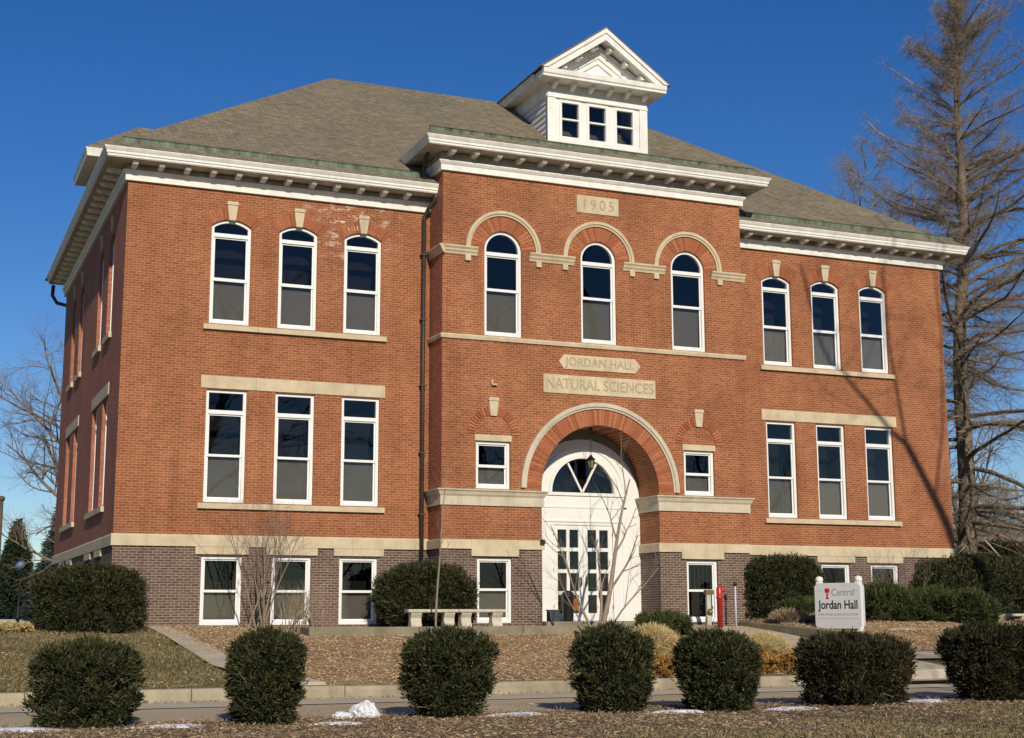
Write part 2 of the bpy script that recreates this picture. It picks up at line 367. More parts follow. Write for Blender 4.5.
rng = np.random.default_rng(4)
def kerb(x0, x1, name='kerb'):
    mb = MB(); x = x0
    while x < x1:
        e = min(x+3.0, x1); h = -1.055+random.uniform(-.012, .012)
        mb.prism([(-12.03, -1.5), (-12.03, h-.06), (-11.99, h), (-11.74, h), (-11.74, -1.5)], lambda u, p, q_: (u, p, q_), x, e-.012); x = e
    return tag(mb.build(name, simple('kerb_concrete', (.32, .275, .19), .9, .34, 1.6, .2, .004, scale=(1, 1, .5)), bevel=.012), kind='structure')
random.seed(3)
kerb(-60, 14.3); kerb(18.45, 19.6); kerb(40, 120)
MULCH = mulch_mat('mulch', (.37, .25, .135)); MULCHD = mulch_mat('dark_mulch', (.22, .157, .098))
BED = [(1.55, -8.8), (1.05, -.4), (1.05, .1), (28.4, .1), (28.4, -.4), (30, -4), (26, -7.6), (19.2, -7.9), (18.8, -6.5), (18.8, -3.3), (16.6, -3.3), (14.8, -6), (14.2, -9), (14.2, -11.72), (2.9, -11.72)]
drape('mulch_bed', BED, MULCH, .015)
drape('mulch_strip', [(-40, -17.28), (-40, -25), (12, -27), (60, -27), (60, -17.28)], MULCHD, .015, .8)
WALK = simple('walk_concrete', (.46, .395, .285), .9, .14, 1.2, .2, .003)
drape('side_walk', [(.95, -.2), (1.5, -.2), (1.75, -8.6), (2.9, -11.72), (1.9, -11.72), (1.05, -8.6)], WALK, .04)
drape('entrance_walk', [(14.2, -11.85), (18.5, -11.85), (18.65, -6), (18.75, -1.3), (16.62, -1.3), (16.62, -3.3), (14.9, -6), (14.3, -9)], WALK, .045)
drape('apron', [(13.9, -12.6), (18.9, -12.6), (18.5, -11.7), (14.3, -11.7)], WALK, .22)
drape('cross_walk', [(18.5, -9.6), (60, -9.6), (60, -8.2), (18.55, -8.2)], WALK, .05, .8)
mb = MB(); mb.box((4.62, -3.0, -.3), (16.6, -.02, -.004)); tag(mb.build('terrace', CONC), kind='structure')
mb = MB()
for i in range(4): mb.box((4.6+i*3.01, -3.22, -.9), (4.6+i*3.01+2.99, -3.003, .012))
tag(mb.build('retaining_wall', CONC, bevel=.015), 'low concrete retaining wall holding up the terrace below the building front', 'wall')
mb = MB(); mb.prism([(18.72, -.7), (18.72, .10), (18.95, .10), (18.95, -.7)], lambda u, p, q_: (p, u, q_+(.0 if u > -4 else -.30)), -7.2, -1.2)
tag(mb.build('walk_edging', CONC, bevel=.015), 'sloping concrete edging wall on the right side of the entrance walk', 'wall')
mb = MB()
for i, (a, b) in enumerate(((21.5, 22.5), (22.52, 23.6), (23.62, 24.7))): mb.box((a, -4.95, -.7), (b, -4.6, -.12-.01*i))
tag(mb.build('bed_edging', CONC2, bevel=.03), 'pale stone blocks edging the mulch bed behind the white sign', 'edging')
def scatter_chips(name, n, region, mat, s0, s1, seed, mask=None, lift=.02):
    r = np.random.default_rng(seed); x = r.uniform(region[0], region[1], n); y = r.uniform(region[2], region[3], n)
    if mask is not None: k = mask(x, y); x, y = x[k], y[k]
    P = np.stack([x, y, hgt(x, y)+lift+r.uniform(0, .03, len(x))], 1); D = r.normal(size=(len(x), 3)); D[:, 2] *= .35
    return tag(np_obj(name, quads(P, D, r.uniform(s0*.3, s0*.6, len(x)), r.uniform(s0, s1, len(x)), r), 4, mat), kind='stuff')
def inpoly(poly):
    def f(x, y):
        c = np.zeros(len(x), bool); j = len(poly)-1
        for i in range(len(poly)):
            xi, yi = poly[i]; xj, yj = poly[j]
            c ^= ((yi > y) != (yj > y)) & (x < (xj-xi)*(y-yi)/(yj-yi+1e-12)+xi); j = i
        return c
    return f
scatter_chips('mulch_chips', 120000, (1, 30, -11.7, .1), CHIP, .03, .075, 1, lambda x, y: inpoly(BED)(x, y) & ~((x > 4.5) & (x < 16.65) & (y > -3.25)))
scatter_chips('mulch_chips', 80000, (-7, 18, -25, -17.22), CHIPD, .03, .08, 2, lambda x, y: (x+5.2 < .95*(y+40)) & (x+5.2 > .02*(y+40)))
def blades(name, n, region, mat, h, seed, mask=None):
    r = np.random.default_rng(seed); x = r.uniform(region[0], region[1], n); y = r.uniform(region[2], region[3], n)
    if mask is not None: k = mask(x, y); x, y = x[k], y[k]
    P = np.stack([x, y, hgt(x, y)], 1); D = r.normal(size=(len(x), 3))*.6; D[:, 2] = np.abs(D[:, 2])+.4
    return tag(np_obj(name, quads(P, D, .012+r.uniform(0, .012, len(x)), r.uniform(h*.5, h, len(x)), r), 4, mat), kind='stuff')
blades('grass', 90000, (-8, 2.6, -11.7, 3), BLADE, .10, 5, lambda x, y: (x < .95+(-y-.2)*.012) & (x+5.2 > .0*(y+40)) & (np.sin(x*1.3+y*.8)+np.sin(y*1.9-x*.6+2)+.8*np.sin(x*4.1+1)*np.sin(y*3.7) > np.random.default_rng(1).uniform(-2.2, 1.2, len(x))))
blades('grass', 60000, (3, 20, -26, -19.2), BLADE, .09, 6, lambda x, y: (x+5.2 < .95*(y+40)) & (np.sin(x*1.7)+np.sin(y*2.3+x)+(-y-21.2)*1.0+(x-8.5)*.35 > .2))

scatter_chips('fallen_leaves', 5000, (-8, 1.0, -11.6, 2), CHIP, .04, .09, 8, lambda x, y: (x < .9) & (np.sin(x*1.1+y)+np.sin(y*1.7) > -.2))
scatter_chips('fallen_leaves', 1500, (-6, 14, -12.3, -11.95), CHIPD, .03, .08, 9, lift=.13)
scatter_chips('fallen_leaves', 900, (-6, 14, -17.3, -15.5), CHIPD, .03, .07, 10, lift=.125)
# ------------------------------------------------------------------ building
B = thing('school_building', 'two storey red brick school building with hip roof, stone trim and white arched entrance', 'building')
XA, XB, YC = 8.965, 19.22, -1.136
def window(fr, cx, wd, z0, zs, kind, rise=0, bars=None, rail=None, shade=None, t=.085, inset=.075, shade_mat=BLIND, grille=False):
    """bars=(lo,hi): transom bar; rail=(lo,hi): meeting rail; shade: top of the pulled shade"""
    h = wd/2; f = MB(); holes = []
    o = outline(cx, wd, z0, zs, kind, rise)
    top = bars[0] if bars else (zs-t if kind == 'flat' else None)
    bot = z0+t*1.15
    holes.append(rect(cx-h+t, cx+h-t, bot, top))
    if bars:
        if kind == 'flat': holes.append(rect(cx-h+t, cx+h-t, bars[1], zs-t))
        elif kind == 'semi': holes.append([(cx-h+t, bars[1]), (cx+h-t, bars[1])]+arc(cx, zs, h-t, 0 if bars[1] <= zs else math.degrees(math.asin((bars[1]-zs)/(h-t))), 180, 18)[0 if bars[1] < zs else 0:])
        else: holes.append([(cx-h+t, bars[1])]+outline(cx, wd, z0, zs, kind, rise, t)[1:2][:0]+[(cx+h-t, bars[1])]+outline(cx, wd, z0, zs, kind, rise, t)[2:])
    f.plate(fr, o, holes, inset, inset+.13)
    W = f.build('window', VIN, B)
    g = MB(); s = MB(); st = .042
    g.plate(fr, rect(cx-h+t, cx+h-t, rail[1]-.02, top), (), inset+.062, inset+.066)
    g.plate(fr, rect(cx-h+t, cx+h-t, bot, rail[0]+.02), (), inset+.092, inset+.096)
    if bars: g.plate(fr, holes[1], (), inset+.062, inset+.066)
    s.plate(fr, rect(cx-h+t, cx+h-t, rail[0], top), [rect(cx-h+t+st, cx+h-t-st, rail[1], top-st)], inset+.045, inset+.08)
    s2 = MB(); s2.plate(fr, rect(cx-h+t, cx+h-t, bot, rail[1]-.01), [rect(cx-h+t+st, cx+h-t-st, bot+st*1.3, rail[0])], inset+.082, inset+.115)
    s.build('sash', VIN, W); s2.build('sash', VIN, W); g.build('pane', GLASS, W, False)
    if shade:
        b = MB(); n = 13; L = []
        for i in range(n+1):
            u = cx-h+t-.02+(wd-2*t+.04)*i/n; L.append((u, inset+.19+(.012 if i % 2 else 0)*(shade_mat is CURT)))
        V = [fr(u, d, z0+.03) for u, d in L]+[fr(u, d, shade) for u, d in L]
        b.add(V, [(i, i+1, i+n+2, i+n+1) for i in range(n)]); b.build('curtain' if shade_mat is CURT else 'window_shade', shade_mat, W, False)
    if grille:
        b = MB()
        for i in range(5): b.plate(fr, rect(cx-.3+i*.15-.012, cx-.3+i*.15+.012, rail[1], top), (), inset+.15, inset+.17)
        b.build('bars', DARKMET, W)
    return o
WC = [2.944, 4.907, 6.866]; WR = [XL-c for c in WC[::-1]]; WW = 1.142
def vring(fr, *a, **k):
    m = MB(); voussoirs(m, fr, *a, **k); return m.build('brick_arch', VOUS, B)
def kstone(fr, *a):
    m = MB(); keystone(m, fr, *a); return m.build('keystone', STONE, B)
def piece(name, mat, fr, pts, d0, d1, holes=()):
    m = MB(); m.plate(fr, pts, holes, d0, d1); return m.build(name, mat, B)
def voussoirs(mb, fr, cx, cz, r0, r1, a0, a1, d=-.006, wid=.078):
    n = max(3, int(round(R(abs(a1-a0))*r0/wid)))
    for i in range(n):
        g = .17*(a1-a0)/n; b0 = a0+(a1-a0)*i/n+g; b1 = a0+(a1-a0)*(i+1)/n-g
        pts = [(cx+r*math.cos(R(a)), cz+r*math.sin(R(a))) for r, a in ((r0, b0), (r0, b1), (r1-.006, b1), (r1-.006, b0))]
        mb.plate(fr, pts, (), d, .02)
def keystone(mb, fr, cx, z0, z1, w0, w1, d=-.07):
    zm = z0+(z1-z0)*.82
    mb.plate(fr, [(cx-w0/2, z0), (cx+w0/2, z0), (cx+w1/2*.94, zm), (cx-w1/2*.94, zm)], (), d, .02)
    mb.plate(fr, [(cx-w1/2*1.06, zm), (cx+w1/2*1.06, zm), (cx+w1/2*.9, z1), (cx-w1/2*.9, z1)], (), d-.025, .02)
# ---- front wings
SEG = .20
for x0, x1, cs, shm in ((0, XA+.3, WC, BLIND), (XB-.3, XL, WR, CURT)):
    fr = front(0); holes = []; stone = MB(); vb = MB(); ks = MB()
    for i, c in enumerate(cs):
        holes.append(window(fr, c, WW, 8.47, 11.33, 'seg', SEG, (11.01, 11.12), (9.73, 9.82), 9.77, shade_mat=shm))
        holes.append(window(fr, c, WW, 3.42, 6.585, 'flat', 0, (5.90, 6.01), (4.70, 4.77), 4.73, shade_mat=CURT if (shm is CURT and i) else BLIND))
        r = (WW*WW/4+SEG*SEG)/(2*SEG); cz = 11.33+SEG-r; a = math.degrees(math.asin((WW/2)/r))
        vring(fr, c, cz, r, r+.37, 90+a+5, 90-a-5, -.008)
        kstone(fr, c, 11.50, 12.05, .185, .33)
    w_ = MB(); w_.plate(fr, rect(x0, x1, 2.19, 12.6), holes, 0, .32, back=True); w_.build('brick_wall', BRICK, B)
    a, b = cs[0]-.735, cs[-1]+.735
    stone.plate(fr, rect(a, b, 6.61, 6.965), (), -.025, .02)
    lo = stone.build('lintel', STONE, B)
    for z in (8.28, 3.235):
        s_ = MB(); s_.prism([(-.10, z), (-.10, z+.12), (-.06, z+.15), (.07, z+.17), (.07, z)], lambda u, p, q_: (u, p, q_), a, b); s_.build('sill', STONE, B)
    # foundation with basement windows
    holes = []; L = MB()
    for i, c in enumerate(cs):
        holes.append(window(fr, c, 1.13, .06, 1.945, 'flat', 0, None, (.95, 1.02), .985 if cs is WC else None))
        piece('basement_lintel', STONE, fr, rect(c-.74, c+.74, 1.985, 2.19), -.05, .02)
    w_ = MB(); w_.plate(fr, rect(x0, x1, -1, 2.19), holes, 0, .32); w_.build('foundation_wall', DARKBRICK, B)
    bd = MB(); xa, xb = (-.06, XA-.002) if x0 == 0 else (XB+.002, XL+.07)
    bd.prism([(-.062, 2.192), (-.062, 2.47), (-.02, 2.515), (.02, 2.515), (.02, 2.192)], lambda u, p, q_: (u, p, q_), xa, xb); bd.build('stone_band', STONE, B)
# ---- left side wall, right and back walls
fr = side(-.003); holes = []; st = MB(); ks = MB(); vb = MB()
YS = [2.95, 5.35, 10.5, 12.9]
for i, c in enumerate(YS):
    holes.append(window(fr, c, 1.1, 8.47, 11.33, 'seg', SEG, (11.01, 11.12), (9.73, 9.82), 9.77, inset=.10))
    holes.append(window(fr, c, 1.1, 3.42, 6.585, 'flat', 0, (5.90, 6.01), (4.70, 4.77), 4.73, inset=.10))
    kstone(fr, c, 11.62, 12.06, .2, .33, -.05)
    piece('sill', STONE, fr, rect(c-.75, c+.75, 8.28, 8.45), -.09, .07)
for a in (2.2, 9.75): piece('sill', STONE, fr, rect(a, a+3.9, 3.235, 3.40), -.09, .07); piece('lintel', STONE, fr, rect(a, a+3.9, 6.61, 6.965), -.025, .02)
w_ = MB(); w_.plate(fr, rect(.002, YB, 2.19, 12.6), holes, 0, .32); w_.build('brick_wall', SIDEBRICK, B)
holes = []; L = MB()
for c in YS:
    holes.append(window(fr, c, 1.1, .5, 1.945, 'flat', 0, None, (1.15, 1.22), None, inset=.15)); piece('basement_lintel', STONE, fr, rect(c-.74, c+.74, 1.985, 2.19), -.05, .02)
w_ = MB(); w_.plate(fr, rect(.002, YB, -1, 2.19), holes, 0, .32); w_.build('foundation_wall', DARKBRICK, B)
bd = MB(); bd.prism([(-.06, 2.192), (-.06, 2.47), (-.02, 2.515), (.02, 2.515), (.02, 2.192)], lambda u, p, q_: (p, u, q_), .03, YB+.06); bd.build('stone_band', STONE, B)
piece('brick_wall', BRICK, side(XL-.32), rect(.325, YB, -1, 12.6), 0, .322); piece('brick_wall', BRICK, front(YB-.32), rect(.33, XL-.33, -1, 12.6), 0, .32)
i_ = MB(); i_.box((1.1, 1.1, -.5), (XL-1.1, YB-1.1, 12.9)); i_.build('dark_room_box', INT, B)  # added near-black box that keeps the space behind the panes dark
# ---- central bay
fr = front(YC); CX = 14.085; CW = [10.90, CX, 17.24]
holes = []; hood = MB(); vb = MB(); RC = 1.97; ZA = 4.0; EX0, EX1 = CX-RC, CX+RC
for i, c in enumerate(CW):
    holes.append(window(fr, c, 1.21, 8.49, 11.11, 'semi', 0, (10.95, 11.06), (9.87, 9.95), 9.91))
    vring(fr, c, 11.11, .62, 1.06, 180, 0, -.006)
    hood = MB()
    for r0, r1, d in ((1.065, 1.13, -.05), (1.13, 1.22, -.085)): hood.plate(fr, arc(c, 11.11, r1, 0, 180, 32)+arc(c, 11.11, r0, 180, 0, 32), (), d, .02)
    hood.build('hood_mould', STONE, B)
ks = MB(); sl = MB()
for c in (10.57, 17.49):
    holes.append(window(fr, c, 1.08, 3.94, 5.335, 'flat', 0, None, (4.57, 4.65), 4.61))
    piece('lintel', STONE, fr, rect(c-.58, c+.58, 5.34, 5.52), -.02, .02)
    vring(fr, c, 5.525, .585, .84, 180, 0, -.03); kstone(fr, c, 6.08, 6.63, .2, .33)
vring(fr, CX, ZA, RC, RC+.49, 180, 0, -.006, .075)
w_ = MB()
o = [(XA, 2.19), (EX0, 2.19)]+arc(CX, ZA, RC, 180, 0, 36)+[(EX1, 2.19), (XB, 2.19), (XB, 13.75), (XA, 13.75)]
w_.plate(fr, o, holes, 0, .30, outer_sides=False)
w_.build('brick_wall', BRICK, B)
for x in (XA-.003, XB-.017): piece('brick_wall', SIDEBRICK, side(x), rect(YC+.001, 1.2, 2.19, 13.75), 0, .02)
# entry reveal
w_ = MB(); p = [(EX0, 2.19)]+arc(CX, ZA, RC, 180, 0, 36)+[(EX1, 2.19)]
V = [(a, YC, b) for a, b in p]+[(a, .2, b) for a, b in p]; n = len(p)
w_.add(V, [(i, i+1, i+n+1, i+n) for i in range(n-1)]); w_.build('entry_reveal', BRICK, B)
ring = MB()
for r0, r1, d in ((RC+.495, RC+.56, -.05), (RC+.56, RC+.68, -.09)): ring.plate(fr, arc(CX, ZA, r1, 0, 180, 48)+arc(CX, ZA, r0, 180, 0, 48), (), d, .02)
ring.build('entry_hood_mould', BELT, B)
holes = []; L = MB(); found = MB()
for (x0, x1, c) in ((XA, EX0, 10.61), (EX1, XB, 17.51)):
    hl = window(fr, c, 1.09, .09, 1.945, 'flat', 0, None, (1.0, 1.07), 1.03 if c < 15 else None, grille=c > 15)
    piece('foundation_wall', DARKBRICK, fr, rect(x0, x1, -1, 2.19), 0, .30, [hl])
    piece('basement_lintel', STONE, fr, rect(c-.74, c+.74, 1.985, 2.462), -.075, .02)
for x, d in ((XA-.003, .02), (EX0+.003, -.02), (EX1-.003, .02), (XB+.003, -.02)):
    piece('foundation_wall', DARKBRICK, side(x), rect(YC+.003, .2, -1, 2.19), 0, d)
def wrap(prof, x0, x1, y0, yb0, yb1, name, mat):
    """band with returns at both ends; prof in (outward, z)"""
    path = [(x0, yb0), (x0, y0), (x1, y0), (x1, yb1)]; nor = [(-1, 0), (-1, -1), (1, -1), (1, 0)]
    m = MB(); n = len(prof); V = []
    for (px, py), (ax, ay) in zip(path, nor): V += [(px+ax*o_, py+ay*o_, z_) for o_, z_ in prof]
    F = [(j*n+i, j*n+(i+1) % n, (j+1)*n+(i+1) % n, (j+1)*n+i) for j in range(3) for i in range(n)]
    F += [tuple(range(n))[::-1], tuple(3*n+i for i in range(n))]
    m.add(V, F); return m.build(name, mat, B)
for x0, x1 in ((XA, EX0), (EX1, XB)):
    b0, b1 = (.05, .19) if x0 == XA else (.19, .05)
    wrap([(.062, 2.192), (.062, 2.44), (.02, 2.465), (-.05, 2.465), (-.05, 2.192)], x0, x1, YC, b0, b1, 'stone_band', STONE)
    wrap([(.05, 3.44), (.05, 3.70), (.09, 3.75), (.12, 3.83), (.165, 3.87), (.165, 3.90), (-.05, 3.93), (-.05, 3.44)], x0, x1, YC, b0, b1, 'belt_course', BELT)
wrap([(.05, 8.325), (.07, 8.42), (.06, 8.46), (-.04, 8.482), (-.04, 8.325)], XA, XB, YC, .05, .05, 'string_course', STONE)
ip = [(.03, 10.87), (.05, 10.93), (.09, 10.98), (.09, 11.02), (.14, 11.08), (.14, 11.12), (-.03, 11.14), (-.03, 10.87)]
def impost(a, b, corner=None, stubs=()):
    m = MB(); m.prism(ip, lambda u, p, q_: (u, YC-p, q_), a, b)
    if corner: m.prism(ip, lambda u, p, q_: (XA-p, u, q_), YC-.14, .02)
    for c in stubs: m.box((c-.085, YC-.075, 10.70), (c+.085, YC+.02, 10.872))
    m.build('impost_moulding', STONE, B)
impost(XA, CW[0]-.84, True, (CW[0]-1.15,)); impost(CW[0]+.84, CW[1]-.84, None, (CW[0]+1.15, CW[1]-1.15)); impost(CW[1]+.84, CW[2]-.84, None, (CW[1]+1.15, CW[2]-1.15)); impost(CW[2]+.84, XB+.1, None, (CW[2]+1.15,))
# inscriptions
def text(body, size, mat, parent, name, loc, rot, extrude=.006, sx=1, off=0, sp=1):
    cu = bpy.data.curves.new(name, 'FONT'); cu.body = body; cu.size = size; cu.align_x = 'CENTER'; cu.align_y = 'CENTER'; cu.extrude = extrude; cu.offset = off; cu.space_character = sp
    t = bpy.data.objects.new(name, cu); COL.objects.link(t)
    dg = bpy.context.evaluated_depsgraph_get(); me = bpy.data.meshes.new_from_object(t.evaluated_get(dg)); bpy.data.objects.remove(t); bpy.data.curves.remove(cu)
    Mx = Matrix.Translation(loc) @ rot.to_4x4() @ Matrix.Diagonal((sx, 1, 1, 1)); me.transform(Mx); me.materials.clear(); me.materials.append(mat)
    return link(bpy.data.objects.new(name, me), parent)
RF = Matrix.Rotation(R(90), 3, 'X')
for body, poly, c, sz, sx, sp in (('1905', rect(13.36, 14.81, 12.58, 13.14), (14.085, 12.86), .46, 1.0, 1.35),
                              ('JORDAN HALL', [(12.70, 7.86), (12.88, 7.63), (15.29, 7.63), (15.49, 7.86), (15.29, 8.08), (12.88, 8.08)], (14.09, 7.86), .36, .95, 1.05),
                              ('NATURAL SCIENCES', rect(12.19, 15.99, 6.88, 7.45), (14.09, 7.165), .46, .87, 1.0)):
    m = MB(); m.plate(fr, poly, (), -.03, .02); k = .045
    pl = m.build('name_plaque', STONE, B, bevel=.008)
    text(body, sz, CARVE, pl, 'lettering', (c[0], YC-.033, c[1]), RF, .004, sx, .004, sp)
# entrance screen
fe = front(.15); RFAN = 1.06; ZF = 4.03; DX0, DX1 = CX-1.02, CX+1.02
o = [(EX0+.003, -.2), (EX1-.003, -.2)]+arc(CX, 3.72, RC-.003, 0, 180, 36)
piece('arch_infill', simple('dark_grey_fill', (.20, .185, .165), .9, .12, 3), front(.195), [(EX0, 3.5), (EX1, 3.5)]+arc(CX, ZA, RC+.01, 0, 180, 36), 0, .03, [arc(CX, ZF, 1.2, 0, 180, 24)])  # dark grey plate filling the crescent above the white surround
fan = arc(CX, ZF, RFAN, 0, 180, 24)
e = MB(); e.plate(fe, o, [fan, rect(DX0, DX1, .14, 3.03)], 0, .14)
E_ = e.build('entrance_surround', WHITE, B)
m = MB()
for r0, r1, d in ((RFAN, RFAN+.10, -.045), (RFAN+.30, RFAN+.38, -.03), (RFAN+.46, RFAN+.50, -.02)):
    m.plate(fe, arc(CX, ZF, r1, 0, 180, 36)+arc(CX, ZF, r0, 180, 0, 36), (), d, .002)
for z0, z1, d in ((3.93, 4.025, -.05), (3.55, 3.60, -.02), (3.12, 3.17, -.03)): m.plate(fe, rect(CX-1.5, CX+1.5, z0, z1), (), d, .002)
for x in (CX-1.52, CX+1.34): m.plate(fe, rect(x, x+.18, .1, 3.93), (), -.02, .002)
m.build('moulding', WHITE, E_)
fl = MB(); fl.plate(fe, fan, (), .06, .066); F_ = fl.build('fanlight', GLASS, B, False)
m = MB()
for a in (62, 118):
    dx, dz = math.cos(R(a)), math.sin(R(a)); px, pz = -dz*.03, dx*.03
    m.plate(fe, [(CX+px, ZF+pz), (CX-px, ZF-pz+.0), (CX+dx*RFAN-px, ZF+dz*RFAN-pz), (CX+dx*RFAN+px, ZF+dz*RFAN+pz)], (), .03, .10)
m.build('glazing_bar', WHITE, F_)
for s_ in (-1, 1):
    x0, x1 = (DX0+.01, CX-.006) if s_ < 0 else (CX+.006, DX1-.01); hs = []; g = MB()
    pw = (x1-x0-.15*2-.10)/2
    for c in range(2):
        for r_ in range(4):
            a = x0+.15+c*(pw+.10); z = .36+r_*.66; hs.append(rect(a, a+pw, z, z+.55))
    d = MB(); d.plate(fe, rect(x0, x1, .15, 3.02), hs, .03, .09); D_ = d.build('door', WHITE, B)
    g.plate(fe, rect(x0+.1, x1-.1, .3, 2.95), (), .058, .064); g.build('pane', GLASS, D_, False)
    m = MB(); xh = CX+s_*.09; m.box((xh-.02, .155, 1.15), (xh+.02, .178, 1.45)); m.tube([(xh, .15, 1.4), (xh, .09, 1.38), (xh, .09, 1.22), (xh, .15, 1.2)], .014, 6); m.build('handle', BRASS, D_)
    m = MB(); xh = x0+.0 if s_ < 0 else x1
    for z in (.5, 1.6, 2.7): m.box((xh-.015, .155, z), (xh+.015, .178, z+.12))
    m.build('hinge', BRASS, D_)
    if s_ < 0:
        m = MB(); m.box((x0+.15+pw+.13, .195, .44), (x0+.15+pw+.10+pw-.02, .204, .80)); m.build('notice', ORANGE, D_)
st_ = MB(); st_.box((EX0+.02, YC-.25, -.2), (EX1-.02, .14, .12)); st_.build('doorstep', CONC, B, bevel=.02)
m = MB(); m.box((12.02, YC-.16, 2.36), (12.16, YC-.06, 2.44)); m.prism([(0, 0), (.14, 0), (.11, .05), (.03, .05)], lambda u, p, q_: (12.02+p, u, 2.44+q_), YC-.16, YC-.06); m.build('entry_lamp', BLACKMET, B)
m = MB(); m.box((10.51, YC-.1, 6.99), (10.66, YC+.01, 7.04)); m.box((10.51, YC-.03, 7.04), (10.56, YC+.01, 7.16)); m.build('bracket_stub', STONE, B)
# ---- cornices
def sweep(mb, path, prof):
    """path: plan points walked with the outside on the right; prof: closed (out, z)"""
    n = len(prof); P = [Vector(p) for p in path]; V = []
    for i, p in enumerate(P):
        d0 = (p-P[i-1]).normalized() if i else None; d1 = (P[i+1]-p).normalized() if i < len(P)-1 else None
        n0 = Vector((d0.y, -d0.x)) if d0 else None; n1 = Vector((d1.y, -d1.x)) if d1 else None
        o_ = n0 or n1
        if n0 and n1: o_ = (n0+n1)/(1+n0.dot(n1))
        V += [(p.x+o_.x*a, p.y+o_.y*a, b) for a, b in prof]
    F = [(j*n+i, j*n+(i+1) % n, (j+1)*n+(i+1) % n, (j+1)*n+i) for j in range(len(P)-1) for i in range(n)]
    F += [tuple(range(n))[::-1], tuple((len(P)-1)*n+i for i in range(n))]
    mb.add(V, F)
def cornice(path, zf, zt, ov=.74):
    zs = zt-.25; m = MB()
    sweep(m, path, [(-.02, zf), (.09, zf), (.095, zf+.17), (.12, zf+.19), (.17, zf+.26), (.17, zf+.29), (.09, zf+.30), (-.02, zf+.30)])
    fz = m.build('frieze', WHITE2, B); m = MB()
    sweep(m, path, [(-.02, zs), (ov-.06, zs), (ov-.06, zs+.05), (ov-.03, zs+.07), (ov-.03, zs+.13), (ov, zs+.17), (ov+.035, zt-.02), (ov+.035, zt), (-.02, zt)])
    k = m.build('cornice', WHITE2, B); m = MB()
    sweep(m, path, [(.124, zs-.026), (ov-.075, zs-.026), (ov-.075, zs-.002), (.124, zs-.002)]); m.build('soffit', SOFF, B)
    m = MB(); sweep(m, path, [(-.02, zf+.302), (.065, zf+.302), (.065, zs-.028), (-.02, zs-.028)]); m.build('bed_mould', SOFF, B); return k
def brackets(fr, us, zs, mat=CREAM):
    pr_ = [(.067, zs-.17), (.20, zs-.165), (.28, zs-.13), (.38, zs-.15), (.50, zs-.13), (.54, zs-.09), (.54, zs-.028), (.067, zs-.028)]
    for u in us:
        m = MB(); m.prism(pr_, fr, u-.075, u+.075); m.build('bracket', mat, B)
cornice([(0, YB), (0, 0), (XA+.02, 0)], 12.355, 13.08); cornice([(XB-.02, 0), (XL, 0), (XL, YB)], 12.355, 13.08)
cornice([(XA, 1.0), (XA, YC), (XB, YC), (XB, 1.0)], 13.40, 14.23)
brackets(lambda u, p, q_: (u, -p, q_), [.11+.728*i for i in range(12)], 12.83)
brackets(lambda u, p, q_: (u, -p, q_), [20.04+.735*i for i in range(12)], 12.83)
brackets(lambda u, p, q_: (u, YC-p, q_), [9.13+.735*i for i in range(14)], 13.98)
brackets(lambda u, p, q_: (-p, u, q_), [.5+.74*i for i in range(21)], 12.83)
for a, b, y, z0, z1 in ((-.26, 8.6, -.42, 13.1, 13.47), (8.38, 19.55, -1.56, 14.24, 14.57), (19.9, 28.45, -.42, 13.1, 13.47)):
    m = MB(); m.prism([(-.03, z0), (-.05, z1-.03), (-.08, z1), (.02, z1+.02), (.03, z0)], lambda u, p, q_: (u, y+p, q_), a, b); m.build('gutter', COPPER, B)
# ---- roofs
E0 = .765
def poly_roof(name, polys, mat=SHINGLE, parent=None):
    m = MB()
    for p in polys: m.add(p, [tuple(range(len(p)))])
    return m.build(name, mat, parent or B)
a, b, c, d = (-E0, -E0, 13.09), (XL+E0, -E0, 13.09), (XL+E0, YB+E0, 13.09), (-E0, YB+E0, 13.09)
r0, r1 = (8.0, YB/2, 19.45), (XL-8.0, YB/2, 19.45)
poly_roof('roof', [[a, b, r1, r0], [b, c, r1], [c, d, r0, r1], [d, a, r0]])
xa, xb, ya = XA-E0, XB+E0, YC-E0; rz = 14.245+(CX-xa)*.722
yr = ya+(CX-xa)
poly_roof('roof', [[(xa, ya, 14.245), (xb, ya, 14.245), (CX, yr, rz)], [(xa, ya, 14.245), (CX, yr, rz), (CX, 7.0, rz), (xa, 1.0, 14.245)], [(xb, ya, 14.245), (xb, 1.0, 14.245), (CX, 7.0, rz), (CX, yr, rz)], [(xa, ya, 14.243), (xa, 1.0, 14.243), (xb, 1.0, 14.243), (xb, ya, 14.243)]])
# raised roof block over the side wall
m = MB(); m.box((-.12, 3.9, 13.0), (2.6, 5.85, 14.0)); m.build('side_gable_wall', WHITE2, B)
m = MB()
sweep(m, [(2.4, 5.85), (-.12, 5.85), (-.12, 3.9), (2.4, 3.9)], [(-.02, 13.97), (.70, 13.97), (.72, 14.08), (.76, 14.22), (-.02, 14.22)]); m.build('cornice', WHITE2, B)
xm, ym = -.88, 4.875; hw = 1.735; rzz = 14.23+hw*.79
poly_roof('roof', [[(xm, ym-hw, 14.23), (3.2, ym-hw, 14.23), (3.2, ym, rzz), (xm+hw, ym, rzz)], [(xm, ym+hw, 14.23), (xm, ym-hw, 14.23), (xm+hw, ym, rzz)], [(3.2, ym+hw, 14.23), (xm, ym+hw, 14.23), (xm+hw, ym, rzz), (3.2, ym, rzz)]])
